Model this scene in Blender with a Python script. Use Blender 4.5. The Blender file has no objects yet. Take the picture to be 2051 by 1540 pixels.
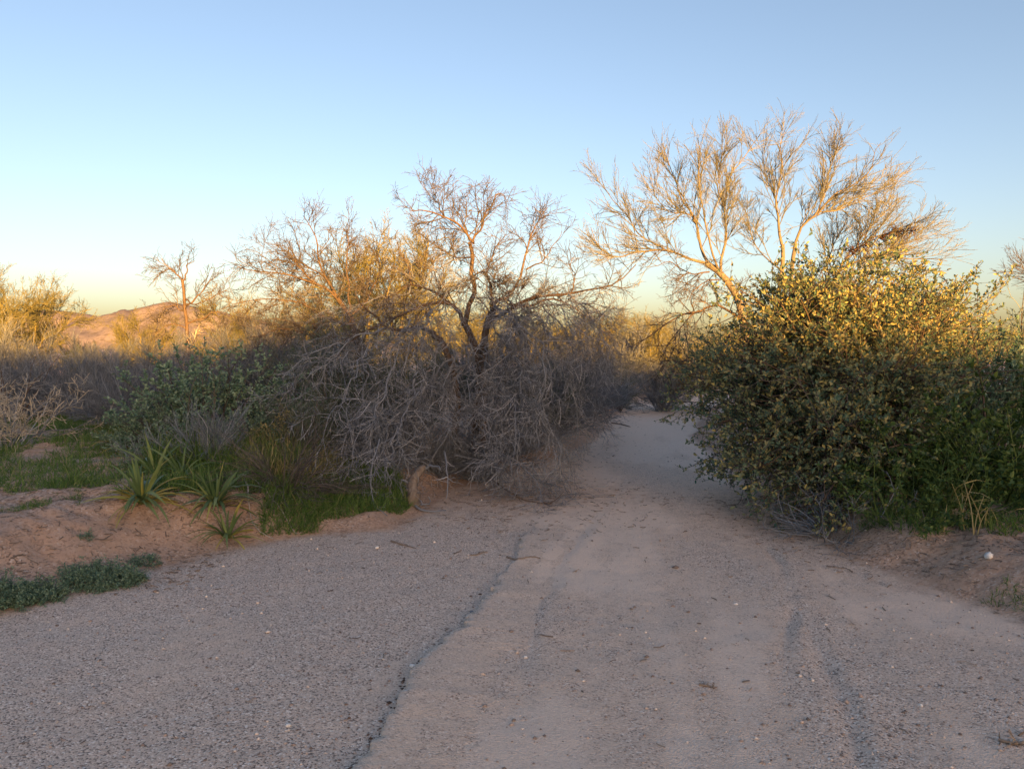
import bpy, math, random
import numpy as np
from mathutils import Matrix, Vector

# ------------------------------------------------------------------ camera, sky, sun, exposure
scene = bpy.context.scene
COL = scene.collection
F = 1520.0                      # focal length in photograph pixels (2051 wide)
EYE = 1.6
PITCH = math.atan(70.0 / F)     # horizon 70 px above the picture's centre
cam = bpy.data.cameras.new('camera'); cam_o = bpy.data.objects.new('camera', cam); COL.objects.link(cam_o)
cam.sensor_width = 36.0; cam.lens = 36.0 * F / 2051.0
cam.clip_start = 0.05; cam.clip_end = 30000
cam_o.location = (0, 0, EYE); cam_o.rotation_euler = (math.pi / 2 - PITCH, 0, 0)
scene.camera = cam_o

SUN_AZ = math.radians(160)      # measured from straight ahead (+y) towards the right (+x): behind, to the right
SUN_EL = math.radians(3.5)
world = bpy.data.worlds.new('World'); scene.world = world; world.use_nodes = True
wn, wl = world.node_tree.nodes, world.node_tree.links
bg = wn['Background']
sky = wn.new('ShaderNodeTexSky'); sky.sky_type = 'NISHITA'; sky.sun_disc = False
sky.sun_elevation = SUN_EL; sky.sun_rotation = SUN_AZ
sky.altitude = 400; sky.air_density = 0.78; sky.dust_density = 2.7; sky.ozone_density = 1.4
wb = wn.new('ShaderNodeVectorMath'); wb.operation = 'MULTIPLY'; wb.inputs[1].default_value = (1.09, .92, .89)   # white balance of the picture
wl.new(sky.outputs[0], wb.inputs[0]); wl.new(wb.outputs[0], bg.inputs[0]); bg.inputs[1].default_value = 0.10
sun = bpy.data.lights.new('sun', 'SUN'); sun_o = bpy.data.objects.new('sun', sun); COL.objects.link(sun_o)
sun.energy = 5.0; sun.angle = math.radians(0.5); sun.color = (1.0, 0.47, 0.10)
SD = Vector((math.sin(SUN_AZ) * math.cos(SUN_EL), math.cos(SUN_AZ) * math.cos(SUN_EL), math.sin(SUN_EL)))
sun_o.rotation_euler = SD.to_track_quat('Z', 'Y').to_euler()
vs = scene.view_settings
vs.view_transform = 'Standard'; vs.look = 'None'; vs.gamma = 1; vs.use_curve_mapping = False
vs.exposure = 2.44
scene.cycles.use_denoising = True; scene.cycles.denoising_prefilter = 'ACCURATE'; scene.cycles.denoising_input_passes = 'RGB_ALBEDO_NORMAL'; scene.cycles.use_light_tree = False; scene.cycles.sample_clamp_indirect = 2.0
scene.cycles.max_bounces = 4; scene.cycles.transparent_max_bounces = 4

# ------------------------------------------------------------------ helpers
def at(px, py, Y):
    """a point at distance Y straight ahead, seen at photograph pixel (px, py)"""
    u = (px - 1025.5) / F; v = -(py - 770.0) / F
    c, s = math.cos(PITCH), math.sin(PITCH)
    d = np.array([u, c + v * s, -s + v * c]); d *= Y / d[1]
    return np.array([d[0], d[1], d[2] + EYE])

_T = np.random.default_rng(77).random((256, 256))
def vnoise(x, y, sc, seed=0):
    x = np.asarray(x, float) / sc + seed * 17.31; y = np.asarray(y, float) / sc + seed * 9.77
    xi = np.floor(x).astype(int); yi = np.floor(y).astype(int); fx = x - xi; fy = y - yi
    fx = fx * fx * (3 - 2 * fx); fy = fy * fy * (3 - 2 * fy)
    a = _T[xi & 255, yi & 255]; b = _T[(xi + 1) & 255, yi & 255]; c = _T[xi & 255, (yi + 1) & 255]; d = _T[(xi + 1) & 255, (yi + 1) & 255]
    return (a + (b - a) * fx) * (1 - fy) + (c + (d - c) * fx) * fy - 0.5
def fbm(x, y, sc, seed=0, o=4):
    r = 0; a = 1
    for i in range(o):
        r = r + a * vnoise(x, y, sc, seed + i); a *= .5; sc *= .5
    return r
def sstep(a, b, x):
    t = np.clip((np.asarray(x, float) - a) / (b - a), 0, 1); return t * t * (3 - 2 * t)
def nrm(v): return v / np.maximum(np.linalg.norm(v, axis=-1, keepdims=True), 1e-9)

def make_mesh(name, V, Q=None, T=None, mats=(), midx=None, smooth=False):
    V = np.asarray(V, np.float32).reshape(-1, 3)
    q = np.asarray(Q if Q is not None else [], np.int32).reshape(-1, 4)
    t = np.asarray(T if T is not None else [], np.int32).reshape(-1, 3)
    m = bpy.data.meshes.new(name)
    m.vertices.add(len(V)); m.vertices.foreach_set('co', V.ravel())
    loops = np.concatenate([q.ravel(), t.ravel()])
    m.loops.add(len(loops)); m.loops.foreach_set('vertex_index', loops)
    n = len(q) + len(t); m.polygons.add(n)
    st = np.concatenate([np.arange(len(q)) * 4, len(q) * 4 + np.arange(len(t)) * 3]).astype(np.int32)
    m.polygons.foreach_set('loop_start', st)
    for x in mats: m.materials.append(x)
    if midx is not None: m.polygons.foreach_set('material_index', np.asarray(midx, np.int32))
    if smooth: m.polygons.foreach_set('use_smooth', np.ones(n, bool))
    m.update(calc_edges=True)
    return m

def link(name, data, parent=None, loc=None, kind=None):
    o = bpy.data.objects.new(name, data); COL.objects.link(o)
    if parent is not None: o.parent = parent
    if loc is not None: o.location = loc
    if kind: o['kind'] = kind
    return o
def thing(name, label, cat, loc, group=None, data=None):
    o = link(name, data, None, tuple(float(c) for c in loc))
    o['label'] = label; o['category'] = cat
    if group: o['group'] = group
    if data is None: o.empty_display_size = 0.1
    return o
def copy_tree(o, label, loc, rz=0.0, sc=1.0, group=None, parent=None, top=True):
    c = o.copy(); COL.objects.link(c)
    if top:
        c.location = tuple(float(v) for v in loc); c.rotation_euler = (0, 0, rz)
        c.scale = (sc, sc, sc) if not hasattr(sc, '__len__') else sc
        c['label'] = label
        if group: c['group'] = group
    else: c.parent = parent
    for ch in list(o.children): copy_tree(ch, None, None, parent=c, top=False)
    return c

# --- strands and tubes
def curve(pts, n=16, wig=0.0, rng=None):
    p = np.asarray(pts, float)
    if len(p) == 2: p = np.stack([p[0], p.mean(0), p[1]])
    L = np.concatenate([[0], np.cumsum(np.linalg.norm(np.diff(p, axis=0), axis=1))])
    e = np.vstack([2 * p[0] - p[1], p, 2 * p[-1] - p[-2]])
    out = []
    for s in np.linspace(0, L[-1], n):
        i = min(max(np.searchsorted(L, s) - 1, 0), len(p) - 2); u = (s - L[i]) / max(L[i + 1] - L[i], 1e-9)
        a, b, c, d = e[i], e[i + 1], e[i + 2], e[i + 3]
        out.append(.5 * (2 * b + (c - a) * u + (2 * a - 5 * b + 4 * c - d) * u * u + (3 * b - a - 3 * c + d) * u ** 3))
    out = np.array(out)
    if wig and rng is not None:
        w = rng.normal(0, wig, out.shape); w[0] = 0; w[1:-1] = .5 * w[1:-1] + .25 * (w[:-2] + w[2:]); out = out + w
    return out
def tubes(P, R, sides=3, twist=True):
    P = np.asarray(P, float); R = np.asarray(R, float)
    if P.ndim == 2: P = P[None]; R = R[None]
    M, K, _ = P.shape
    t = nrm(np.gradient(P, axis=1))
    ref = np.tile(np.array([0.31, 0.47, 0.83]), (M, 1))
    al = np.abs((nrm(P[:, -1] - P[:, 0]) * ref).sum(-1)) > .85
    ref[al] = (0.9, -.4, .1)
    n1 = nrm(np.cross(t, ref[:, None, :])); n2 = np.cross(t, n1)
    a = np.arange(sides) * 2 * math.pi / sides
    V = P[:, :, None, :] + R[:, :, None, None] * (np.cos(a)[None, None, :, None] * n1[:, :, None, :] + np.sin(a)[None, None, :, None] * n2[:, :, None, :])
    base = (np.arange(M) * K * sides)[:, None, None]; i = np.arange(K - 1)[None, :, None] * sides; j = np.arange(sides)[None, None, :]; j2 = (j + 1) % sides
    q = np.stack([base + i + j, base + i + j2, base + i + sides + j2, base + i + sides + j], -1)
    return V.reshape(-1, 3), q.reshape(-1, 4)
def join(parts):
    V, Q, o = [], [], 0
    for v, q in parts:
        V.append(v); Q.append(q + o); o += len(v)
    if not V: return np.zeros((0, 3)), np.zeros((0, 4), int)
    return np.vstack(V), np.vstack(Q)
def spawn(P, R, rng, per_m, t0, t1, ang, L, k=4, droop=0., wig=.12, rtip=.0015, rmax=.01, up=0., Lt=.5, asd=12, bias=None):
    P = np.asarray(P, float); R = np.asarray(R, float)
    if P.ndim == 2: P = P[None]; R = R[None]
    M, K, _ = P.shape
    ln = np.linalg.norm(np.diff(P, axis=1), axis=2).sum(1)
    cnt = rng.poisson(np.maximum(per_m * ln * (t1 - t0), .01)); idx = np.repeat(np.arange(M), cnt); N = len(idx)
    t = rng.uniform(t0, t1, N); f = t * (K - 1); i = np.minimum(f.astype(int), K - 2); w = (f - i)[:, None]
    p0 = P[idx, i] * (1 - w) + P[idx, i + 1] * w; tan = nrm(P[idx, i + 1] - P[idx, i]); r = R[idx, i] * (1 - w[:, 0]) + R[idx, i + 1] * w[:, 0]
    v = rng.normal(0, 1, (N, 3)); v -= (v * tan).sum(1, keepdims=True) * tan; v = nrm(v)
    a = np.radians(rng.normal(ang, asd, N))[:, None]
    d = np.cos(a) * tan + np.sin(a) * v; d[:, 2] += up
    if bias is not None: d = d + bias
    d = nrm(d); l = L * (1 - Lt * t) * rng.uniform(.5, 1.4, N); st = (l / (k - 1))[:, None]
    Qp = np.zeros((N, k, 3)); Qp[:, 0] = p0
    for j in range(1, k):
        d = d + rng.normal(0, wig, (N, 3)); d[:, 2] -= droop; d = nrm(d); Qp[:, j] = Qp[:, j - 1] + d * st
    r0 = np.minimum(r * .8, rmax); s = np.linspace(0, 1, k)[None]
    return Qp, r0[:, None] * (1 - s) + rtip * s
def grow(P, R, rng, levels):
    out = []; p, r = P, R
    for lv in levels:
        p, r = spawn(p, r, rng, **lv); out.append((p, r))
    return out
def leaves(B, D, N, L, W, fold=.25, bend=.15):
    """leaf blades of four triangles, folded along the midrib"""
    B = np.asarray(B); D = nrm(D); S = nrm(np.cross(D, N)); U = np.cross(S, D)
    L = L[:, None]; W = W[:, None]
    e = B + D * L - U * L * bend
    def pt(f, s, h): return B + D * L * f + S * W * s + U * (W * h * fold - L * bend * f * f)
    V = np.stack([B, pt(.3, .5, 1), pt(.68, .42, 1), e, pt(.68, -.42, 1), pt(.3, -.5, 1)], 1)
    b = (np.arange(len(B)) * 6)[:, None]
    q = np.concatenate([b + np.array([[0, 1, 2, 3]]), b + np.array([[0, 3, 4, 5]])], 0)
    return V.reshape(-1, 3), q
def blades(B, D, L, W, rng, droop=.5, segs=2):
    """thin grass blades: tapering ribbons bent over"""
    n = len(B); S = nrm(np.cross(D, rng.normal(0, 1, (n, 3)))); d = nrm(D.copy()); p = np.asarray(B, float).copy(); V = []
    for j in range(segs + 1):
        w = W * (1 - (j / segs) ** 1.5) * .5 + 0.0003
        V += [p + S * w[:, None], p - S * w[:, None]]
        d = d.copy(); d[:, 2] -= droop / segs; d = nrm(d); p = p + d * (L / segs)[:, None]
    V = np.stack(V, 1); m = 2 * (segs + 1); b = (np.arange(n) * m)[:, None]
    q = np.concatenate([b + np.array([[2 * j, 2 * j + 1, 2 * j + 3, 2 * j + 2]]) for j in range(segs)], 0)
    return V.reshape(-1, 3), q
def on_strands(P, R, rng, per_m, t0=.2, t1=1., ang=50):
    """leaf places along strands: point, direction"""
    q, _ = spawn(P, R, rng, per_m, t0, t1, ang, .02, k=2, Lt=0)
    return q[:, 0], nrm(q[:, 1] - q[:, 0])

# ------------------------------------------------------------------ materials
def nodes(name):
    m = bpy.data.materials.new(name); m.use_nodes = True; nt = m.node_tree
    b = nt.nodes['Principled BSDF']; b.inputs['Specular IOR Level'].default_value = .25
    return m, nt, b, nt.nodes, nt.links
def mixc(nt, fac, a, b):
    n = nt.nodes.new('ShaderNodeMix'); n.data_type = 'RGBA'
    for s, v in ((0, fac), (6, a), (7, b)):
        if hasattr(v, 'default_value') or hasattr(v, 'is_output'): nt.links.new(v, n.inputs[s])
        else: n.inputs[s].default_value = (*v, 1) if hasattr(v, '__len__') else v
    return n.outputs[2]
def ramp(nt, src, stops):
    n = nt.nodes.new('ShaderNodeValToRGB'); nt.links.new(src, n.inputs[0]); cr = n.color_ramp
    while len(cr.elements) < len(stops): cr.elements.new(.5)
    for e, (p, c) in zip(cr.elements, stops): e.position = p; e.color = (*c, 1) if hasattr(c, '__len__') else (c, c, c, 1)
    return n.outputs[0]
def noise(nt, scale, detail=4, rough=.6, coord=None, dist=0):
    n = nt.nodes.new('ShaderNodeTexNoise'); n.inputs['Scale'].default_value = scale; n.inputs['Detail'].default_value = detail; n.inputs['Roughness'].default_value = rough; n.inputs['Distortion'].default_value = dist
    if coord is not None: nt.links.new(coord, n.inputs['Vector'])
    return n.outputs['Fac']
def island(nt): return nt.nodes.new('ShaderNodeNewGeometry').outputs['Random Per Island']
def objco(nt): return nt.nodes.new('ShaderNodeTexCoord').outputs['Object']
def mat_bark(name, c1, c2, scale=25):
    m, nt, b, n, l = nodes(name); co = objco(nt)
    mp = n.new('ShaderNodeMapping'); mp.inputs['Scale'].default_value = (1, 1, .25); l.new(co, mp.inputs[0])
    f = noise(nt, scale, 6, .7, mp.outputs[0]); l.new(mixc(nt, ramp(nt, f, [(.35, 0.), (.65, 1.)]), c1, c2), b.inputs['Base Color'])
    b.inputs['Roughness'].default_value = .9
    bp = n.new('ShaderNodeBump'); bp.inputs['Strength'].default_value = .8; bp.inputs['Distance'].default_value = .02; l.new(f, bp.inputs['Height']); l.new(bp.outputs[0], b.inputs['Normal'])
    return m
def mat_twig(name, c1, c2, c3=None):
    m, nt, b, n, l = nodes(name)
    st = [(0, c1), (.6, c2), (1, c3 or c2)]
    l.new(ramp(nt, island(nt), st), b.inputs['Base Color']); b.inputs['Roughness'].default_value = .85
    return m
def mat_leaf(name, stops, trans=.35, rough=.5, tcol=None):
    m, nt, b, n, l = nodes(name)
    oi = n.new('ShaderNodeObjectInfo'); ad = n.new('ShaderNodeMath'); ad.operation = 'ADD'; l.new(island(nt), ad.inputs[0]); l.new(oi.outputs['Random'], ad.inputs[1])
    fr = n.new('ShaderNodeMath'); fr.operation = 'FRACT'; l.new(ad.outputs[0], fr.inputs[0])
    c = ramp(nt, fr.outputs[0], stops); l.new(c, b.inputs['Base Color']); b.inputs['Roughness'].default_value = rough; b.inputs['Specular IOR Level'].default_value = .32
    tr = n.new('ShaderNodeBsdfTranslucent'); mx = n.new('ShaderNodeMixShader'); mx.inputs[0].default_value = trans
    l.new(c, tr.inputs[0]); l.new(b.outputs[0], mx.inputs[1]); l.new(tr.outputs[0], mx.inputs[2])
    l.new(mx.outputs[0], n['Material Output'].inputs[0])
    return m
def mat_plain(name, c, rough=.8, c2=None, scale=40):
    m, nt, b, n, l = nodes(name)
    f = noise(nt, scale, 4, .6, objco(nt)); l.new(mixc(nt, ramp(nt, f, [(.35, 0.), (.65, 1.)]), c, c2 or tuple(x * .7 for x in c)), b.inputs['Base Color']); b.inputs['Roughness'].default_value = rough
    return m

def mat_ground():
    m, nt, b, n, l = nodes('desert_soil'); co = objco(nt)
    def attr(k):
        a = n.new('ShaderNodeAttribute'); a.attribute_name = k; return a.outputs['Fac']
    soil, grav = attr('soil'), attr('gravel')
    big = noise(nt, 1.3, 5, .6, co); mid = noise(nt, 9, 5, .65, co)
    sand = mixc(nt, ramp(nt, mid, [(.3, 0.), (.7, 1.)]), (.68, .545, .43), (.60, .475, .375))
    vo = n.new('ShaderNodeTexVoronoi'); vo.inputs['Scale'].default_value = 125; l.new(co, vo.inputs['Vector'])
    sep = n.new('ShaderNodeSeparateColor'); l.new(vo.outputs['Color'], sep.inputs[0])
    peb = ramp(nt, sep.outputs[0], [(0, (.05, .042, .038)), (.14, (.16, .13, .112)), (.26, (.52, .42, .345)), (.85, (.66, .54, .445)), (.93, (.8, .7, .61)), (1, (.92, .88, .82))])
    v2 = n.new('ShaderNodeTexVoronoi'); v2.inputs['Scale'].default_value = 70; l.new(co, v2.inputs['Vector'])
    sep2 = n.new('ShaderNodeSeparateColor'); l.new(v2.outputs['Color'], sep2.inputs[0])
    gm = n.new('ShaderNodeMath'); gm.operation = 'MULTIPLY_ADD'; l.new(mid, gm.inputs[0]); gm.inputs[1].default_value = 1.2; l.new(grav, gm.inputs[2])
    gf = ramp(nt, gm.outputs[0], [(.55, .15), (1.25, .8)])
    pale = ramp(nt, grav, [(-.0, 1.), (.12, 0.)]); sand = mixc(nt, pale, sand, (.72, .59, .48))  # pale tint where gravel is low, painted to brighten the shaded far path
    sand = mixc(nt, gf, sand, peb)
    red = mixc(nt, ramp(nt, mid, [(.3, 0.), (.7, 1.)]), (.49, .345, .25), (.35, .24, .175))
    pebr = ramp(nt, sep2.outputs[0], [(0, (.06, .05, .042)), (.16, (.17, .115, .085)), (.3, (.45, .315, .23)), (.85, (.49, .35, .26)), (.93, (.5, .42, .36)), (1, (.65, .58, .52))])
    red = mixc(nt, ramp(nt, big, [(.4, .25), (.65, .75)]), red, pebr)
    sf = n.new('ShaderNodeMath'); sf.operation = 'MULTIPLY_ADD'; l.new(mid, sf.inputs[0]); sf.inputs[1].default_value = .7; l.new(soil, sf.inputs[2])
    c = mixc(nt, ramp(nt, sf.outputs[0], [(.5, 0.), (1.05, 1.)]), sand, red)
    l.new(c, b.inputs['Base Color']); b.inputs['Roughness'].default_value = .65; b.inputs['Specular IOR Level'].default_value = .25
    h = n.new('ShaderNodeMath'); h.operation = 'MULTIPLY_ADD'; l.new(vo.outputs['Distance'], h.inputs[0]); h.inputs[1].default_value = -.6; l.new(noise(nt, 40, 6, .7, co), h.inputs[2])
    bp = n.new('ShaderNodeBump'); bp.inputs['Strength'].default_value = .8; bp.inputs['Distance'].default_value = .010; l.new(h.outputs[0], bp.inputs['Height']); l.new(bp.outputs[0], b.inputs['Normal'])
    return m
def mat_mountain():
    m, nt, b, n, l = nodes('mountain_rock'); co = objco(nt)
    f = noise(nt, .006, 8, .65, co); c = mixc(nt, ramp(nt, f, [(.35, 0.), (.65, 1.)]), (.25, .225, .235), (.19, .175, .185))
    c = mixc(nt, ramp(nt, noise(nt, .035, 4, .7, co), [(.52, 0.), (.66, .75)]), c, (.10, .09, .07))
    l.new(c, b.inputs['Base Color']); b.inputs['Roughness'].default_value = 1; b.inputs['Specular IOR Level'].default_value = 0
    return m
M = {}
M['ground'] = mat_ground(); M['mountain'] = mat_mountain()
M['bark'] = mat_bark('dark_mesquite_bark', (.065, .047, .036), (.13, .097, .072))
M['bark_pale'] = mat_bark('pale_bark', (.19, .17, .135), (.11, .097, .078))
M['bark_green'] = mat_bark('green_bark', (.22, .19, .07), (.16, .14, .06))
M['twig_brown'] = mat_twig('brown_twigs', (.05, .045, .043), (.09, .082, .078), (.15, .14, .135))
M['twig_grey'] = mat_twig('grey_dead_twigs', (.082, .096, .114), (.175, .198, .232), (.43, .465, .52))
M['twig_cream'] = mat_twig('cream_twigs', (.09, .096, .076), (.15, .158, .128), (.215, .225, .185))
M['twig_gold'] = mat_twig('yellow_green_twigs', (.11, .115, .05), (.165, .165, .07), (.22, .205, .10))
M['twig_purple'] = mat_twig('grey_brush_twigs', (.095, .114, .135), (.16, .19, .225), (.24, .275, .32))
M['twig_dkgreen'] = mat_twig('dark_green_twigs', (.065, .09, .07), (.11, .142, .11), (.165, .19, .155))
M['twig_white'] = mat_twig('bleached_wood', (.26, .245, .225), (.36, .34, .315), (.46, .44, .41))
M['twig_beige'] = mat_twig('beige_thorny_twigs', (.34, .31, .24), (.48, .44, .35), (.6, .55, .45))
M['leaf_bush'] = mat_leaf('bush_leaf', [(0, (.055, .12, .085)), (.35, (.13, .21, .135)), (.75, (.28, .285, .14)), (1, (.46, .41, .15))], .38, .45)
M['leaf_blue'] = mat_leaf('blue_green_leaf', [(0, (.07, .15, .10)), (.5, (.145, .25, .17)), (1, (.28, .39, .28))], .25)
M['leaf_dark'] = mat_leaf('dark_small_leaf', [(0, (.04, .075, .05)), (.6, (.08, .125, .085)), (1, (.14, .18, .125))], .25)
M['leaf_gold'] = mat_leaf('yellow_small_leaf', [(0, (.10, .105, .035)), (.6, (.155, .15, .045)), (1, (.22, .2, .06))], .3)
M['leaf_herb'] = mat_leaf('herb_leaf', [(0, (.035, .075, .022)), (.6, (.07, .13, .035)), (1, (.14, .2, .05))], .35)
M['fern'] = mat_leaf('grey_green_fern_leaf', [(0, (.07, .145, .10)), (.6, (.15, .25, .17)), (1, (.27, .37, .26))], .25)
M['grass'] = mat_leaf('green_grass', [(0, (.05, .11, .025)), (.6, (.10, .19, .045)), (.93, (.17, .25, .07)), (1, (.36, .32, .16))], .35)
M['straw'] = mat_leaf('straw_grass', [(0, (.12, .15, .05)), (.5, (.28, .26, .11)), (1, (.42, .36, .2))], .3)
M['strap'] = mat_leaf('strap_leaf_green', [(0, (.08, .14, .055)), (.6, (.13, .20, .075)), (1, (.19, .25, .09))], .25, .4)
M['strap_y'] = mat_leaf('strap_leaf_yellow', [(0, (.32, .27, .06)), (.6, (.40, .34, .09)), (1, (.30, .32, .08))], .25, .45)
M['mistletoe'] = mat_leaf('mistletoe_stem', [(0, (.05, .03, .02)), (1, (.12, .07, .04))], .1)
M['litter'] = mat_twig('dry_litter', (.12, .10, .085), (.22, .18, .145), (.36, .3, .25))
M['clod'] = mat_twig('damp_soil_clods', (.07, .05, .04), (.16, .11, .085), (.42, .33, .28)); M['stone_w'] = mat_plain('white_quartz', (.78, .77, .74), .6); M['stone_g'] = mat_plain('grey_stone', (.22, .23, .25), .7); M['stone_t'] = mat_plain('tan_stone', (.55, .45, .35), .8)
M['pebble'] = mat_twig('mixed_pebbles', (.13, .11, .1), (.4, .32, .275), (.7, .64, .58))

# ------------------------------------------------------------------ terrain
LEFT = [(-40, -3), (-14, 0.2), (-8, 1.9), (-5, 3.35), (-3.9, 4.1), (-3.04, 4.5), (-2.65, 5.35), (-2.15, 6.2), (-1.6, 6.55), (-1.08, 6.75), (-.95, 7.5), (-.75, 8.6), (-.1, 9.6), (.65, 11), (1.4, 12.9), (2.0, 15.5), (2.6, 18.7), (4.0, 23.6), (6.2, 26.5), (10, 28.6), (18, 30)]
RIGHT = [(18, 27), (10.5, 25.6), (7.5, 23.8), (5.1, 20), (3.9, 16), (3.3, 13.5), (2.85, 10.6), (2.72, 7.9), (2.66, 6.2), (2.6, 5.65), (2.68, 5.15), (2.85, 4.75), (2.95, 4.25), (3.3, 3.2), (4.2, 1.5), (5, -1), (6, -8), (6, -40), (-40, -40)]
POLY = np.array(LEFT + RIGHT, float)
def sdist(x, y):
    x = np.asarray(x, float); y = np.asarray(y, float); d2 = np.full(x.shape, 1e12); ins = np.zeros(x.shape, bool)
    n = len(POLY)
    for i in range(n):
        ax, ay = POLY[i]; bx, by = POLY[(i + 1) % n]; ex, ey = bx - ax, by - ay
        t = np.clip(((x - ax) * ex + (y - ay) * ey) / (ex * ex + ey * ey), 0, 1)
        d2 = np.minimum(d2, (x - ax - t * ex) ** 2 + (y - ay - t * ey) ** 2)
        c = ((ay > y) != (by > y))
        with np.errstate(divide='ignore', invalid='ignore'): xc = ax + (y - ay) / (ey if ey else 1e-9) * ex
        ins ^= c & (x < xc)
    d = np.sqrt(d2); return np.where(ins, -d, d)
SCARP = np.array([(-1.1, .6), (-.9, 1.6), (-.60, 2.9), (-.44, 3.75), (-.31, 4.2), (-.18, 4.7), (.0, 5.6), (.17, 6.75), (.5, 8.2)])
RUT1 = np.array([(.9, 2.0), (1.30, 3.57), (1.42, 3.9), (1.72, 4.6), (2.03, 5.6), (2.1, 6.8)])
RUT2 = np.array([(1.2, 2.3), (1.37, 2.95), (1.52, 3.4), (1.66, 4.05), (1.7, 4.4)])
RUT3 = np.array([(.05, 3.6), (.1, 4.5), (.35, 5.6), (.62, 6.6), (1.1, 8.2), (1.9, 11)])
def linex(pl, y): return np.interp(y, pl[:, 1], pl[:, 0])
def ground_h(x, y):
    x = np.asarray(x, float); y = np.asarray(y, float)
    sd = sdist(x, y) + .22 * fbm(x, y, 1.1, 3, 4) + .04 * vnoise(x, y, .12, 8)
    tree = np.exp(-(((x + .1) / 1.7) ** 2 + ((y - 9.0) / 2.3) ** 2))
    H = (.36 + .08 * fbm(x, y, 2.2, 5)) * (1 - .8 * tree) * (1 - .65 * np.exp(-((x + 1.5) / .75) ** 2 - ((y - 6.9) / 1.1) ** 2)) * (1 - .3 * sstep(1.5, 2.5, x) * (1 - sstep(9, 14, y)))
    wdt = .55 + .5 * np.exp(-((x + 3.2) / 1.6) ** 2 - ((y - 5.6) / 1.2) ** 2)
    out = H * sstep(0, 1, sd / wdt) + .1 * sstep(.5, 5, sd) + sstep(0, .6, sd) * (.07 * fbm(x, y, .7, 9) + .05 * fbm(x, y, .22, 14, 3) + .014 * fbm(x, y, .09, 12, 3))
    near = np.exp(-(np.maximum(y - 4, 0) / 9) ** 2)
    sand = .03 * fbm(x, y, 2.5, 1) + near * (.016 * fbm(x, y * .6, .55, 2, 3) + .006 * fbm(x, y, .1, 21, 2))
    inY = sstep(.8, 1.4, y) * (1 - sstep(6.2, 8.0, y)); wob = .09 * vnoise(x * 0, y, .35, 31) + .06 * vnoise(x * 0, y, .11, 32)
    ds = x - linex(SCARP, y) - wob
    sand = sand + inY * (.014 * sstep(-.02, .02, ds) * np.exp(-np.maximum(ds, 0) / .7) * (.4 + 1.2 * (vnoise(x * 0, y, .45, 35) + .5)) - .004 * np.exp(-((ds + .02) / .025) ** 2))
    for pl, w, dep, y0, y1, sdv in ((RUT1, .032, .010, 3.3, 6.6, 41), (RUT2, .045, .012, 2.2, 4.6, 44), (RUT3, .06, .008, 3.0, 12, 47)):
        dr = x - linex(pl, y) - .05 * vnoise(x * 0, y, .4, sdv)
        sand = sand + sstep(y0, y0 + .5, y) * (1 - sstep(y1 - .8, y1, y)) * (.35 + 1.3 * (vnoise(x * 0, y, .5, sdv + 1) + .5)) * (-dep * np.exp(-(dr / w) ** 2) + .4 * dep * np.exp(-((dr - 2 * w) / w) ** 2))
    far = sstep(60, 400, np.hypot(x, y))
    return sand * (1 - sstep(0, .4, sd)) + out * (1 - far)
def gz(x, y): return float(ground_h(np.array([x]), np.array([y]))[0])

def on_ground(px, py):
    d = np.arange(2.2, 30, .01); e = at(px, py, 1.0) - np.array([0, 0, EYE]); z = EYE + e[2] * d; g = ground_h(e[0] * d, d)
    i = int(np.argmax(z < g)); return e[0] * d[i], d[i], float(g[i])
def axis_lines(lo, hi, step, far_lo, far_hi, g=1.055):
    a = list(np.arange(lo, hi + 1e-6, step)); s = step; v = hi
    while v < far_hi: s *= g; v += s; a.append(v)
    s = step; v = lo; b = []
    while v > far_lo: s *= g; v -= s; b.append(v)
    return np.array(b[::-1] + a)
xs = axis_lines(-4.2, 4.2, .035, -9000, 9000, 1.1); ys = axis_lines(1.8, 8.6, .035, -9000, 9000, 1.09)
X, Y = np.meshgrid(xs, ys, indexing='xy'); Z = ground_h(X, Y); SDG = sdist(X, Y) + .22 * fbm(X, Y, 1.1, 3, 4) + .04 * vnoise(X, Y, .12, 8)
nx, ny = len(xs), len(ys)
idx = np.arange(nx * ny).reshape(ny, nx)
quads = np.stack([idx[:-1, :-1], idx[:-1, 1:], idx[1:, 1:], idx[1:, :-1]], -1).reshape(-1, 4)
sdf = .25 * (SDG[:-1, :-1] + SDG[:-1, 1:] + SDG[1:, 1:] + SDG[1:, :-1]).ravel()
GV = np.stack([X, Y, Z], -1).reshape(-1, 3)
ds_ = X - linex(SCARP, Y)
gravel = .26 * sstep(.35, -.25, ds_ + .3 * vnoise(X, Y, .3, 90)) * (1 - sstep(6.5, 8, Y)) - .25 * np.exp(-((X - .25) / .5) ** 2) + .15 + .4 * fbm(X, Y * .7, .8, 61, 3) + .45 * fbm(X - .12 * Y, Y * .22, .35, 64, 3) - .3 * sstep(7, 13, Y)  # far end drops into the pale tint painted in to brighten it
for pl, w in ((RUT1, .1), (RUT2, .14)):
    gravel = gravel + .18 * np.exp(-((X - linex(pl, Y) - .05) / w) ** 2) * (1 - sstep(5, 6.5, Y))
soil = sstep(-.15, .25, SDG) + .5 * np.exp(-(((X - .1) / 1.4) ** 2 + ((Y - 8.3) / 1.2) ** 2)) + .35 * np.exp(-(((X - 2.3) / .5) ** 2 + ((Y - 6.9) / 1.4) ** 2))
def ground_part(name, mask):
    q = quads[mask]; u, inv = np.unique(q, return_inverse=True)
    m = make_mesh(name, GV[u], inv.reshape(-1, 4), mats=[M['ground']], smooth=True)
    for k, a in (('soil', soil), ('gravel', gravel)):
        at_ = m.attributes.new(k, 'FLOAT', 'POINT'); at_.data.foreach_set('value', a.ravel()[u].astype(np.float32))
    return link(name, m, kind='structure')
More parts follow.
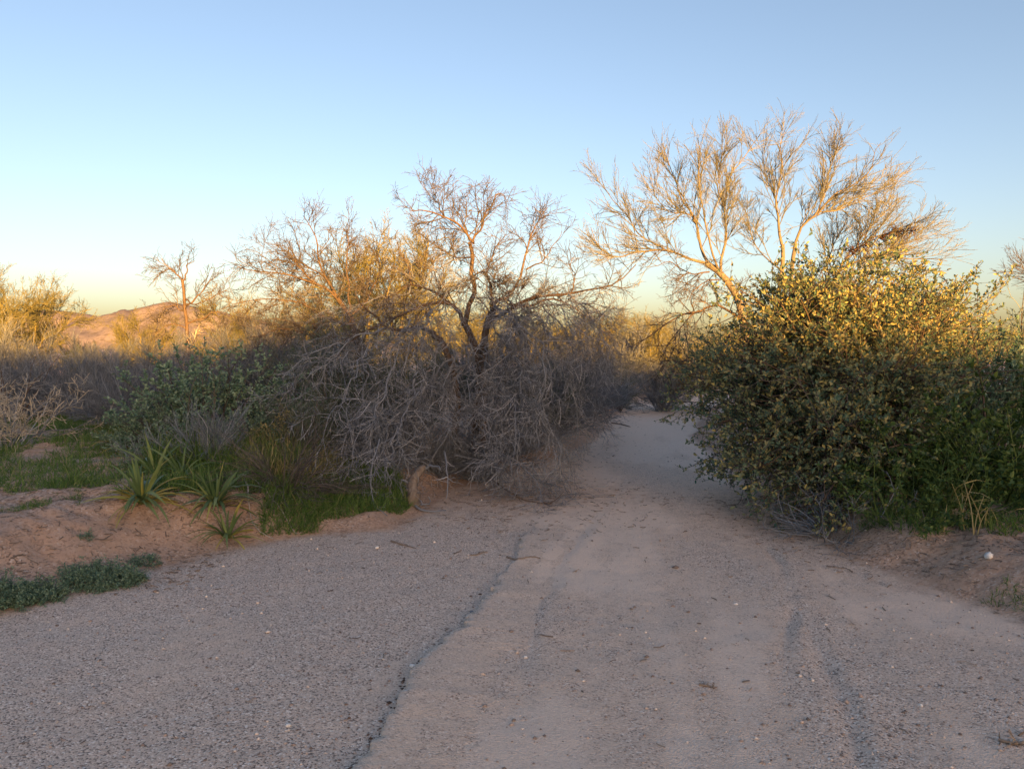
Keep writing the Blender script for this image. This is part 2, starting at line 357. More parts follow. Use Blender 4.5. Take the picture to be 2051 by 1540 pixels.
ground_part('ground', sdf > 0); PATH = ground_part('sandy_path', sdf <= 0)
def sand_ledge():
    y = np.arange(1.0, 6.9, .012); n = len(y); rg = np.random.default_rng(8)
    x0 = linex(SCARP, y) + .09 * vnoise(y * 0, y, .35, 31) + .06 * vnoise(y * 0, y, .11, 32) + .03 * vnoise(y * 0, y, .04, 33) + rg.normal(0, .0025, n)
    h = (.006 + .030 * np.clip(vnoise(y * 0, y, .5, 34) + .5, 0, 1)) * (1 - .75 * sstep(4.3, 5.6, y)) * sstep(1.0, 1.6, y) * (1 - sstep(6.3, 6.9, y))
    V = []
    for dx, k, dz in ((-.004, 0, -.03), (-.001, .75, 0), (.006, 1, .001), (.05, .9, 0), (.16, .6, 0), (.34, .25, -.001), (.5, 0, -.012)):
        X_ = x0 + dx + rg.normal(0, .0015, n); V.append(np.stack([X_, y, ground_h(x0 + max(dx, .03), y) + h * k + dz + rg.normal(0, .0006, n)], 1))
    V = np.stack(V, 1); I = np.arange(n * 7).reshape(n, 7); q = np.stack([I[:-1, :-1], I[:-1, 1:], I[1:, 1:], I[1:, :-1]], -1).reshape(-1, 4)
    m = make_mesh('sand_ledge', V.reshape(-1, 3), q, mats=[M['ground']], smooth=True)
    for k, v in (('soil', .05), ('gravel', .12)): m.attributes.new(k, 'FLOAT', 'POINT').data.foreach_set('value', np.full(n * 7, v, np.float32))
    link('sand_ledge', m, PATH)
sand_ledge()

# unseen rise added behind the camera, crest shaped to throw shade over the wash
def unseen_shade_hill():
    s = np.linspace(-90, 90, 181); u = np.linspace(48, 92, 45); S, U = np.meshgrid(s, u)
    edge = np.interp(S, [-60, -10, -6, -4, 0, 1.5, 3.5, 4.3, 5.0, 8, 10, 12, 15, 60], [7.2, 7.2, 7.25, 7.3, 7.3, 7.6, 7.6, 7.2, 6.8, 6.75, 6.6, 6.9, 7.3, 7.5])
    Hs = edge + .16 * fbm(S, U * 0, 2.2, 70, 4)
    h = Hs * np.exp(-((U - 70) / 9) ** 2) - .35
    a = SUN_AZ; sx, sy = math.sin(a), math.cos(a)
    Xh = U * sx + S * (-sy); Yh = U * sy + S * sx
    V = np.stack([Xh, Yh, h], -1).reshape(-1, 3); n = len(s); I = np.arange(V.shape[0]).reshape(len(u), n)
    q = np.stack([I[:-1, :-1], I[:-1, 1:], I[1:, 1:], I[1:, :-1]], -1).reshape(-1, 4)
    m = make_mesh('unseen_shade_hill', V, q, mats=[M['ground']], smooth=True)
    at_ = m.attributes.new('soil', 'FLOAT', 'POINT'); at_.data.foreach_set('value', np.ones(len(V), np.float32))
    link('unseen_shade_hill', m, kind='structure')
unseen_shade_hill()

def mountain(name, prof, Yd, depth, seed):
    pr = np.array(prof, float); x0, x1 = pr[0, 0], pr[-1, 0]
    px = np.linspace(x0, x1, 190); v = np.linspace(0, 1, 90); PX, Vv = np.meshgrid(px, v)
    Xm = (PX - 1025.5) / F * Yd; crest = np.interp(PX, pr[:, 0], (700 - pr[:, 1])) / F * Yd
    d = Vv * 2 * depth
    Ym = Yd - depth + d
    sp = np.abs(fbm(Xm + .55 * d, d * .3, 330, seed, 5)) * 1.5; sp2 = fbm(Xm, d, 120, seed + 5, 5)
    up = np.sin(np.clip(Vv * 1.0, 0, 1) * math.pi) ** 1.15
    h = crest * up * (1 - .75 * sp * (1 - np.abs(2 * Vv - 1)) ** .0 * (1 - up ** 6)) + 26 * sp2 * up * (1 - up ** 8)
    V = np.stack([Xm, Ym, h - 2], -1).reshape(-1, 3); n = len(px); I = np.arange(len(V)).reshape(len(v), n)
    q = np.stack([I[:-1, :-1], I[:-1, 1:], I[1:, 1:], I[1:, :-1]], -1).reshape(-1, 4)
    link(name, make_mesh(name, V, q, mats=[M['mountain']], smooth=True), kind='structure')
mountain('mountain', [(-420, 690), (-200, 660), (-60, 634), (60, 626), (120, 621), (150, 625), (175, 628), (205, 636), (235, 642), (300, 665), (420, 692)], 5200, 1100, 3)
mountain('mountain', [(90, 697), (160, 672), (210, 643), (250, 631), (285, 617), (315, 611), (345, 604), (372, 609), (420, 620), (480, 632), (560, 648), (700, 674), (900, 697)], 4300, 1000, 11)

# ------------------------------------------------------------------ trees
def part(name, V, Q, mat, parent, loc, smooth=False, kind=None):
    m = make_mesh(name, V - np.asarray(loc, float)[None], Q, mats=[mat], smooth=smooth)
    return link(name, m, parent, kind=kind)
def clampz(P, pad=.012):
    z = ground_h(P[..., 0], P[..., 1]) + pad; P = P.copy(); P[..., 2] = np.maximum(P[..., 2], z); return P
def limb(root, loc, pts, r0, r1, mat, rng, levels=(), tmat=None, n=14, wig=.02, name='branch', sides=7, clamp=False, leaf=None):
    P = curve(pts, n, wig, rng); s = np.linspace(0, 1, n) ** .8; R = r0 * (1 - s) + r1 * s
    if name == 'trunk': R[0] *= 1.5; R[1] *= 1.15
    if clamp: P = clampz(P, .02)
    v, q = tubes(P, R, sides); b = part(name, v, q, mat, root, loc, True)
    if levels:
        st = grow(P, R, rng, levels)
        if clamp: st = [(clampz(p), r) for p, r in st]
        v, q = join([tubes(p, r, 3) for p, r in st]); part('twigs', v, q, tmat, b, loc, kind='stuff')
        if leaf:
            B, D = on_strands(*st[-1], rng, leaf['per_m']); k = len(B)
            v, q = leaves(B, D, rng.normal(0, 1, (k, 3)), rng.uniform(.7, 1.3, k) * leaf['L'], rng.uniform(.7, 1.3, k) * leaf['W'])
            part('leaves', v, q, leaf['mat'], b, loc, kind='stuff')
    return P, R
def P3(lst, Y, dy=0.):
    """photo pixels -> points; each item (px, py[, extra depth])"""
    return [at(p[0], p[1], Y + (p[2] if len(p) > 2 else 0.)) for p in lst]

# 1. the bare mesquite beside the path
rng = np.random.default_rng(5)
YT = 9.6
loc = np.array([at(925, 880, YT)[0], YT, gz(at(925, 880, YT)[0], YT)])
tree = thing('mesquite_tree', 'large bare mesquite tree with dark trunks and drooping grey branches left of the path', 'tree', loc)
B0 = loc + np.array([0, 0, -.05])
UPL = [dict(per_m=11, t0=.1, t1=.98, ang=50, L=.62, Lt=.62, k=6, droop=.01, wig=.2, rmax=.009, rtip=.0028, up=.08),
       dict(per_m=19, t0=.08, t1=1, ang=46, L=.31, k=4, wig=.22, rmax=.0042, rtip=.0022, up=.03),
       dict(per_m=20, t0=.08, t1=1, ang=44, L=.13, k=2, wig=.15, rmax=.0028, rtip=.0018)]
tk = dict(mat=M['bark'], rng=rng, name='trunk', sides=9, n=18, wig=.02)
limb(tree, loc, [B0 + [-.02, -.1, 0]] + P3([(914, 862, -.15), (916, 777, -.2), (904, 719, -.2), (887, 684, -.15), (870, 668, -.1)], YT), .06, .035, **tk)
limb(tree, loc, [B0 + [.22, .05, 0]] + P3([(968, 830), (972, 760), (972, 700), (975, 657), (986, 610)], YT), .075, .042, **tk)
limb(tree, loc, [B0 + [.12, .2, 0]] + P3([(955, 800, .2), (958, 730, .2), (945, 674, .15), (930, 647, .1)], YT), .07, .04, **tk)
lk = dict(mat=M['bark'], rng=rng, levels=UPL, tmat=M['twig_brown'], wig=.022)
up_limbs = [
    ([(930, 650, .1), (941, 623, .08), (951, 589, .05), (946, 555, 0), (945, 514, 0), (948, 486, -.05)], .045, .03),
    ([(948, 486, -.05), (932, 465, -.1), (917, 449, -.15), (883, 430, -.2), (839, 422, -.25), (815, 428, -.3)], .022, .007),
    ([(888, 432, -.2), (878, 415, -.1), (862, 392, 0), (868, 372, .05)], .011, .004),
    ([(948, 488, -.05), (955, 469, 0), (972, 432, .1), (985, 408, .15), (1003, 387, .2), (1020, 398, .3)], .020, .005),
    ([(928, 648, .1), (917, 620, 0), (890, 605, -.15), (856, 611, -.35), (822, 623, -.5), (780, 645, -.6), (735, 662, -.7), (690, 690, -.8)], .035, .009),
    ([(917, 622, 0), (890, 596, .15), (863, 582, .3), (822, 574, .5), (771, 596, .7), (735, 600, .8)], .026, .007),
    ([(870, 668, -.1), (835, 655, -.3), (800, 658, -.5), (770, 657, -.6), (757, 637, -.65), (726, 613, -.7), (712, 590, -.75)], .035, .008),
    ([(822, 574, .5), (820, 540, .55), (800, 500, .6), (796, 460, .65)], .014, .004),
    ([(986, 612, 0), (992, 603, 0), (1016, 600, .1), (1027, 585, .1), (1044, 541, .15), (1059, 487, .2), (1078, 442, .25), (1091, 415, .3)], .032, .005),
    ([(986, 640, 0), (1020, 620, -.2), (1054, 603, -.35), (1078, 592, -.45), (1139, 589, -.6), (1160, 582, -.65), (1201, 579, -.75), (1242, 565, -.8), (1269, 534, -.8)], .038, .006),
    ([(1020, 610, 0), (1054, 613, .2), (1088, 603, .4), (1129, 606, .6), (1165, 626, .8), (1195, 655, .95), (1230, 675, 1.0)], .026, .006),
    ([(980, 655, 0), (988, 610, -.1), (985, 575, -.15), (975, 540, -.2), (990, 500, -.2), (1010, 470, -.25)], .024, .005),
    ([(1054, 540, .15), (1085, 520, .3), (1110, 490, .4), (1128, 465, .5)], .014, .004),
    ([(1139, 589, -.6), (1150, 555, -.6), (1140, 520, -.5)], .011, .004),
    ([(945, 555, 0), (975, 545, -.3), (1000, 560, -.5), (1030, 545, -.7)], .014, .004),
    ([(945, 514, 0), (915, 517, .2), (885, 505, .4), (855, 500, .5)], .013, .004),
]
for pts, a, b in up_limbs: limb(tree, loc, P3(pts, YT), a * .8, b * .8, **lk)
# drooping grey branches that reach the ground all round
DRL = [dict(per_m=11, t0=.1, t1=1, ang=48, L=.75, k=6, droop=.12, wig=.17, rmax=.0048, rtip=.0018, up=-.1, asd=18),
       dict(per_m=20, t0=.08, t1=1, ang=48, L=.29, k=4, droop=.05, wig=.22, rmax=.0042, rtip=.0021),
       dict(per_m=10, t0=.1, t1=1, ang=45, L=.13, k=2, wig=.15, rmax=.0027, rtip=.0017)]
dk = dict(mat=M['twig_grey'], rng=rng, levels=DRL, tmat=M['twig_grey'], wig=.06, clamp=True, sides=5, n=18)
droops = [  # start px, end px with depth offsets
    [(770, 657, -.6), (700, 690, -.9), (640, 760, -1.1), (610, 830, -1.2)], [(735, 662, -.7), (740, 760, -1.0), (720, 850, -1.1), (700, 930, -1.2)],
    [(822, 640, -.6), (790, 700, -.9), (785, 790, -1.1), (770, 860, -1.2)], [(887, 684, -.3), (850, 760, -.8), (800, 840, -1.3), (755, 920, -1.7), (742, 1000, -1.9), (770, 1050, -2.0)],
    [(905, 720, -.3), (860, 800, -.8), (830, 860, -1.1), (800, 900, -1.3)],
    [(972, 690, 0), (1000, 760, -.7), (1010, 850, -1.2), (1000, 930, -1.5)], [(986, 640, 0), (1030, 700, -.7), (1060, 790, -1.1), (1070, 880, -1.3)],
    [(1020, 620, -.2), (1060, 690, -.7), (1090, 780, -1.1), (1120, 870, -1.3), (1130, 930, -1.4)], [(1054, 603, -.35), (1100, 680, -.5), (1140, 770, -.6), (1165, 850, -.7), (1180, 890, -.7)],
    [(1078, 600, -.2), (1130, 670, 0), (1160, 750, .3), (1180, 830, .5), (1190, 880, .6)], [(1088, 603, .4), (1150, 660, .8), (1190, 730, 1.1), (1205, 800, 1.3)],
    [(1016, 603, .1), (1040, 680, .3), (1080, 760, .6), (1120, 840, .8)], [(960, 860, -.2), (1000, 900, -.7), (1060, 940, -1.2), (1110, 960, -1.5), (1148, 975, -1.7)],
    [(950, 880, -.2), (960, 900, -.8), (1010, 935, -1.4), (1070, 965, -1.7), (1105, 1000, -1.9)], [(860, 611, -.35), (830, 680, -.7), (850, 740, -1.0), (830, 820, -1.2)],
    [(990, 700, 0), (1040, 780, -.2), (1080, 850, -.4), (1140, 910, -.5)], [(972, 720, 0), (1030, 820, -1.2), (1035, 900, -1.6), (1020, 950, -1.8)],
    [(700, 690, -.8), (650, 700, -.9), (600, 740, -1.0), (560, 800, -1.0)],
    [(986, 610, 0), (1050, 660, -1.0), (1085, 730, -1.4), (1095, 820, -1.6)],
    [(800, 700, -.9), (760, 790, -1.5), (720, 880, -2.0), (690, 960, -2.2)], [(830, 760, -1.0), (800, 850, -1.7), (780, 920, -2.0), (765, 1000, -2.1)], [(735, 700, -.9), (690, 770, -1.5), (660, 860, -1.9), (650, 940, -2.0)],
    [(905, 700, -.3), (885, 790, -.9), (880, 860, -1.2), (890, 930, -1.3)], [(972, 700, -.1), (985, 780, -.8), (975, 850, -1.2), (985, 940, -1.5)], [(945, 690, 0), (930, 760, -.9), (945, 830, -1.2)],
    [(1054, 603, -.35), (1110, 620, -.8), (1160, 660, -1.0), (1200, 720, -1.1)], [(1139, 589, -.6), (1180, 610, -.9), (1215, 650, -1.0), (1235, 700, -1.0)], [(986, 612, 0), (1030, 640, -.9), (1060, 690, -1.2)], [(890, 605, -.15), (850, 640, -.7), (800, 690, -1.0)],
    [(822, 574, .5), (780, 600, 0), (730, 640, -.3), (690, 700, -.5)], [(771, 596, .7), (720, 610, .4), (670, 650, .2), (630, 700, 0)], [(945, 555, 0), (900, 580, -.6), (860, 630, -1.0), (850, 690, -1.1)], [(1016, 600, .1), (1070, 640, -.4), (1110, 700, -.7)], [(951, 589, 0), (1000, 600, -.7), (1030, 640, -1.0), (1025, 700, -1.1)],
    [(1139, 600, -.5), (1190, 640, -.3), (1215, 700, 0), (1225, 750, .2)],
]
for pts in droops: limb(tree, loc, P3(pts, YT), .007 + .009 * rng.random(), .0025, **dk)

# dense low grey thicket inside and beside the tree: separate shrubs
def shrub_strands(rng, nst, L, e0, e1, droop, r0, k=7, base=.12, wig=.12):
    az = rng.uniform(0, 2 * math.pi, nst); el = np.radians(rng.uniform(e0, e1, nst))
    d = np.stack([np.cos(az) * np.cos(el), np.sin(az) * np.cos(el), np.sin(el)], 1); l = L * rng.uniform(.65, 1.15, nst)
    P = np.zeros((nst, k, 3)); P[:, 0] = np.stack([np.cos(az) * base, np.sin(az) * base, np.full(nst, -.03)], 1) * rng.uniform(.2, 1, (nst, 1))
    for j in range(1, k):
        d = d + rng.normal(0, wig, (nst, 3)); d[:, 2] -= droop; d = nrm(d); P[:, j] = P[:, j - 1] + d * (l / (k - 1))[:, None]
        P[:, j, 2] = np.maximum(P[:, j, 2], .02)
    s = np.linspace(0, 1, k)[None]; return P, (r0 * (1 - s) + r0 * .3 * s) * np.ones((nst, 1))
def shrub(name, label, cat, loc, seed, st, levels, smat, tmat, leaf=None, group=None, sides=5, rz=0, sc=1.0):
    rng = np.random.default_rng(seed); P, R = shrub_strands(rng, **st)
    o = thing(name, label, cat, loc, group)
    v, q = tubes(P, R, sides); part('stems', v, q, smat, o, (0, 0, 0), True, 'stuff')
    g = grow(P, R, rng, levels)
    for p, r in g: p[..., 2] = np.maximum(p[..., 2], .01)
    v, q = join([tubes(p, r, 3) for p, r in g]); part('twigs', v, q, tmat, o, (0, 0, 0), False, 'stuff')
    if leaf:
        B, D = on_strands(*g[-1], rng, leaf['per_m']); n = len(B); N = rng.normal(0, .6, (n, 3)) + [0, -.3, .8]
        v, q = leaves(B, D, N, rng.uniform(.6, 1.35, n) * leaf['L'], rng.uniform(.7, 1.3, n) * leaf['W'])
        part('leaves', v, q, leaf['mat'], o, (0, 0, 0), False, 'stuff')
    o.rotation_euler = (0, 0, rz); o.scale = (sc,) * 3 if not hasattr(sc, '__len__') else sc
    return o
def G(px, Y):
    x = (px - 1025.5) / F * Y; return (x, Y, gz(x, Y))

BR_ST = dict(nst=44, L=1.0, e0=25, e1=85, droop=.02, r0=.009, base=.15)
BR_LV = [dict(per_m=20, t0=.12, t1=1, ang=30, L=.44, k=4, wig=.15, rmax=.0038, rtip=.0022, up=.13),
         dict(per_m=18, t0=.1, t1=1, ang=30, L=.22, k=2, wig=.14, rmax=.0026, rtip=.0018, up=.1)]
brush = shrub('grey_brush', 'grey twiggy brush left of the green leafy bush, nearer one with dark base', 'shrub', G(262, 11.2), 21, BR_ST, BR_LV, M['twig_purple'], M['twig_purple'], group='grey brush shrubs', sc=(1.0, 1.0, .95))
BRK = dict(group='grey brush shrubs')
for px, Yb, sc, rz, lab in [
    (150, 12.6, 1.15, 1.3, 'wide pale grey brush in the middle of the left flat, behind the grass'),
    (60, 13.2, 1.2, 2.6, 'grey brush near the left edge, behind the beige thorny shrub'),
    (350, 13.5, 1.2, 4.0, 'grey brush directly behind the green leafy bush'),
    (480, 12.5, 1.25, 5.1, 'purplish grey brush right behind the blue green leaves, left of the mesquite'),
    (590, 12.0, 1.35, .7, 'grey brush crowding the left side of the mesquite tree'),
    (560, 14.5, 1.5, 2.0, 'tall grey brush at the foot of the bare reddish tree'),
    (-20, 15.5, 1.45, 3.3, 'grey brush under the golden tree at the left edge'),
    (240, 16.0, 1.1, 3.6, 'small grey brush in front of the low green creosote on the left'),
    (1085, 11.6, 1.2, 1.0, 'dense grey brush behind the right side of the mesquite tree'),
    (1150, 13.6, 1.15, 2.3, 'dense grey brush at the path edge beyond the mesquite tree'),
    (980, 12.2, 1.5, 3.1, 'grey brush seen through the trunks of the mesquite tree'),
    (1190, 16.5, 1.15, 4.6, 'grey brush on the left of the path where it starts to bend'),
    (1255, 27.5, 2.2, .4, 'tall grey brush closing the far end of the path, left one'),
    (1345, 28.5, 2.1, 1.9, 'tall grey brush closing the far end of the path, right one'),
    (955, 9.15, .55, 2.5, 'low grey brush around the foot of the right trunks of the mesquite'),
    (880, 9.0, .5, 4.9, 'low grey brush left of the foot of the front trunk of the mesquite'),
    (1010, 10.3, .8, 1.4, 'grey brush filling the gap right behind the mesquite trunks'),
    (770, 8.9, .72, 5.9, 'low grey brush behind the stump, left of the front trunk'),
    (1330, 19.5, 1.3, 3.7, 'grey brush at the far left side of the big leafy bush'),
]: copy_tree(brush, lab, G(px, Yb), rz, sc, **BRK)

# dark green fine-leaved shrubs
CR_ST = dict(nst=42, L=1.5, e0=30, e1=85, droop=.03, r0=.012, base=.2)
CR_LV = [dict(per_m=10, t0=.2, t1=1, ang=38, L=.55, k=5, wig=.15, rmax=.005, rtip=.002, up=.1),
         dict(per_m=11, t0=.1, t1=1, ang=38, L=.24, k=3, wig=.15, rmax=.0028, rtip=.0015)]
cr = shrub('creosote_bush', 'large dark green fine leaved shrub on the left under the mesquite branches', 'shrub', G(690, 10.6), 31, CR_ST, CR_LV, M['twig_brown'], M['twig_dkgreen'], dict(per_m=34, L=.024, W=.010, mat=M['leaf_dark']), group='dark green fine leaved shrubs', sc=(1.05, 1, 1.02))
for px, Yb, sc, rz, lab in [
    (800, 11.0, .95, 2.2, 'dark green fine leaved shrub right behind the drooping branches left of the front trunk'),
    (600, 11.5, .8, 4.4, 'dark green fine leaved shrub between the grey brush and the blue green leaves'),
    (1235, 19.0, .72, 1.2, 'small green shrub at the path edge before the bend'),
    (1045, 11.4, .85, 5.0, 'dark green fine leaved shrub behind the right trunks of the mesquite'),
    (270, 18.5, .75, 3.0, 'low green creosote in the middle distance on the left flat'),
    (170, 20.5, .8, .5, 'low olive creosote under the right edge of the leftmost golden tree'),
    (440, 17.0, .95, 1.8, 'green creosote behind the slim bare tree on the left'),
    (690, 9.1, .62, 5.6, 'low dark green shrub below the left drooping branches, behind the grass'),
    (620, 8.6, .55, .9, 'low dark green shrub between the dead brush and the left drooping branches'),
    (2030, 10.2, 1.3, 2.7, 'dark green shrub at the right edge of the picture'),
]: copy_tree(cr, lab, G(px, Yb), rz, sc, group='dark green fine leaved shrubs')

# ------------------------------------------------------------------ palo verde trees (golden in the last sun)
def palo(name, label, loc, seed, H, nl=7, spread=.55, dens=1.0, group=None, tm='twig_gold', bm='bark_green', leafy=True, lean=(0, 0)):
    rng = np.random.default_rng(seed); o = thing(name, label, 'tree', loc, group)
    z = (0, 0, 0); h0 = .22 * H
    limb(o, z, [(0, 0, -.05), (lean[0] * .3, lean[1] * .3, h0)], .018 * H, .014 * H, M[bm], rng, name='trunk', n=8, wig=.015)
    LV = [dict(per_m=11 * dens, t0=.1, t1=1, ang=38, L=.27 * H, k=5, wig=.13, rmax=.011, rtip=.0045, up=.14, Lt=.4),
          dict(per_m=14 * dens, t0=.08, t1=1, ang=36, L=.13 * H, k=4, wig=.13, rmax=.0055, rtip=.003, up=.1, Lt=.4),
          dict(per_m=13 * dens, t0=.08, t1=1, ang=34, L=.06 * H, k=2, wig=.1, rmax=.004, rtip=.0025, up=.08)]
    for i in range(nl):
        a = 2 * math.pi * (i + rng.uniform(-.3, .3)) / nl; rr = spread * H * rng.uniform(.3, 1.0) * .8; zz = H * rng.uniform(.7, .9) - .3 * rr
        p0 = np.array([lean[0] * .3, lean[1] * .3, h0 * .95]); p3 = np.array([math.cos(a) * rr + lean[0], math.sin(a) * rr + lean[1], zz])
        p1 = p0 + (p3 - p0) * .35 + [math.cos(a) * rr * .15, math.sin(a) * rr * .15, -.0]; p2 = p0 + (p3 - p0) * .7 + [0, 0, .03 * H]
        limb(o, z, [p0, p1, p2, p3], .011 * H, .003 * H, M[bm], rng, LV, M[tm], n=10, wig=.01 * H, sides=6,
             leaf=dict(per_m=11, L=.03, W=.012, mat=M['leaf_gold']) if leafy else None)
    return o
pv = palo('palo_verde_tree', 'golden sunlit palo verde tree at the left edge of the picture', G(45, 21), 51, 3.6, 8, .75)
pv2 = palo('palo_verde_tree', 'tall golden palo verde with dense upright twigs behind the left side of the mesquite', G(735, 16.5), 52, 3.9, 6, .5, .8)
for src, px, Yb, sc, rz, lab in [
    (pv, 290, 23, .66, 2.0, 'golden palo verde bush right of the mountain saddle, left of the slim bare tree'),
    (pv, 505, 22, .82, 1.1, 'golden palo verde low behind the slim bare tree and the reddish tree'),
    (pv2, 815, 18, 1.12, 3.4, 'tallest golden palo verde, with an upright trunk, behind the mesquite crown'),
    (pv2, 640, 19.5, .86, 5.0, 'golden palo verde behind the reddish bare limbs'),
    (pv, 930, 21, .80, 4.2, 'golden palo verde seen between the mesquite trunks'),
    (pv, 1050, 24, .74, .3, 'golden palo verde low behind the right limbs of the mesquite'),
    (pv, 1175, 25, .72, 2.9, 'golden palo verde at the end of the long right limb of the mesquite'),
    (pv2, 1300, 27, .72, 1.5, 'golden palo verde above the far end of the path'),
    (pv, 1405, 19, .62, 3.9, 'golden palo verde close behind the left side of the big leafy bush'),
    (pv, -45, 19, .84, 3.5, 'golden palo verde cut by the left edge, nearest of the left ones'),
    (pv, 160, 26, .45, 5.5, 'low golden palo verde under the left mountain'),
]: copy_tree(src, lab, G(px, Yb), rz, sc)

# slim bare tree on the left
rng = np.random.default_rng(61); YB = 16.0; loc = np.array(G(372, YB))
o = thing('bare_tree', 'slim bare tree with a small flat top standing against the sky on the left', 'tree', loc)
SL = [dict(per_m=11, t0=.15, t1=1, ang=42, L=.6, k=5, wig=.16, rmax=.010, rtip=.004, up=.1), dict(per_m=16, t0=.1, t1=1, ang=40, L=.32, k=4, wig=.16, rmax=.006, rtip=.0032), dict(per_m=15, t0=.1, t1=1, ang=40, L=.15, k=2, rmax=.0045, rtip=.003)]
limb(o, loc, [loc - [0, 0, .05]] + P3([(376, 690), (375, 634), (370, 614), (369, 587), (365, 559)], YB), .05, .03, M['bark'], rng, SL[1:], M['twig_brown'], name='trunk')
for pts, a, b in [([(365, 560), (352, 545), (341, 539), (322, 545)], .02, .006), ([(366, 562), (374, 545), (378, 530), (392, 524)], .02, .006), ([(367, 575), (360, 540, .4), (352, 526, .5)], .016, .005),
                  ([(370, 614), (384, 605), (396, 593), (412, 575), (423, 560)], .025, .006), ([(373, 625), (350, 612), (330, 618), (318, 630)], .018, .006), ([(374, 650), (400, 640), (430, 625), (455, 625)], .022, .006), ([(375, 660), (350, 650), (330, 655), (310, 668)], .02, .006), ([(372, 600), (395, 610, -.5), (440, 590, -.6), (462, 575, -.6)], .018, .005)]:
    limb(o, loc, P3(pts, YB), a, b, M['bark'], rng, SL, M['twig_brown'], wig=.02)
limb(o, loc, P3([(352, 735, -1.2), (375, 705, -.8), (395, 672, -.4), (402, 650, -.2)], YB), .03, .012, M['bark_pale'], rng, SL[1:], M['twig_beige'])

# reddish bare tree behind, left of the mesquite
rng = np.random.default_rng(62); YR = 12.4; loc = np.array(G(745, YR))
o = thing('bare_tree', 'bare tree with reddish limbs fanning left behind the mesquite tree', 'tree', loc)
RL = [dict(per_m=10, t0=.1, t1=1, ang=46, L=.75, k=6, wig=.19, rmax=.010, rtip=.0035, up=.06), dict(per_m=16, t0=.08, t1=1, ang=45, L=.36, k=4, wig=.2, rmax=.005, rtip=.0026), dict(per_m=17, t0=.08, t1=1, ang=44, L=.15, k=2, wig=.15, rmax=.0034, rtip=.0022)]
limb(o, loc, [loc - [0, 0, .05]] + P3([(735, 760), (718, 690), (697, 628)], YR), .085, .05, M['bark'], rng, name='trunk', sides=9)
for pts, a, b in [([(697, 628), (675, 589), (648, 555), (641, 527), (637, 486), (622, 450), (610, 430)], .04, .006), ([(690, 620), (669, 590, -.3), (631, 566, -.5), (580, 552, -.7), (512, 542, -.8), (470, 530, -.9)], .034, .006),
                  ([(705, 650), (660, 640, -.3), (610, 610, -.5), (560, 600, -.7), (500, 600, -.9), (465, 610, -1)], .03, .006), ([(697, 628), (700, 580, .3), (690, 530, .5), (700, 480, .6), (690, 455, .7)], .026, .006), ([(710, 670), (670, 680, -.5), (620, 670, -.9), (560, 660, -1.1), (500, 680, -1.2)], .026, .006),
                  ([(648, 555), (610, 530, .3), (560, 505, .6), (535, 490, .7)], .02, .005), ([(700, 640), (740, 590, .4), (760, 540, .6), (755, 490, .8)], .024, .005), ([(631, 566, -.5), (600, 540, -.7), (585, 500, -.8)], .016, .005), ([(660, 640, -.3), (620, 660, -.7), (570, 640, -1.0), (530, 640, -1.1)], .018, .005)]:
    limb(o, loc, P3(pts, YR), a * .75, b * .8, M['bark'], rng, RL, M['twig_brown'], wig=.025)

# tall bare tree on the right, behind the leafy bush
rng = np.random.default_rng(63); YP = 13.0; loc = np.array(G(1530, YP))
o = thing('bare_palo_verde_tree', 'tallest tree, pale and bare with upswept twigs, behind the big leafy bush', 'tree', loc)
TL = [dict(per_m=11, t0=.1, t1=.97, ang=27, L=.88, k=6, wig=.12, rmax=.009, rtip=.0036, up=.2, asd=13, Lt=.66), dict(per_m=13, t0=.1, t1=1, ang=25, L=.46, k=5, wig=.13, rmax=.0046, rtip=.0026, up=.17, Lt=.45, asd=12), dict(per_m=12, t0=.1, t1=1, ang=26, L=.21, k=3, wig=.13, rmax=.0032, rtip=.002, up=.12)]
tk = dict(mat=M['bark_pale'], rng=rng, name='trunk', sides=9)
limb(o, loc, [loc + [-.1, 0, -.05]] + P3([(1500, 720), (1482, 620), (1467, 580), (1444, 548), (1418, 528)], YP), .085, .052, **tk)
limb(o, loc, [loc + [.1, .1, -.05]] + P3([(1545, 700, .1), (1562, 560, .15), (1566, 490, .2)], YP), .062, .032, **tk)
limb(o, loc, [loc + [.25, 0, -.05]] + P3([(1575, 700, 0), (1585, 560, 0), (1592, 490, 0)], YP), .062, .032, **tk)
limb(o, loc, [loc + [.4, 0, -.05]] + P3([(1620, 700, 0), (1655, 590, 0), (1691, 520, -.1)], YP), .05, .026, **tk)
tl = dict(mat=M['bark_pale'], rng=rng, levels=TL, tmat=M['twig_cream'], wig=.03)
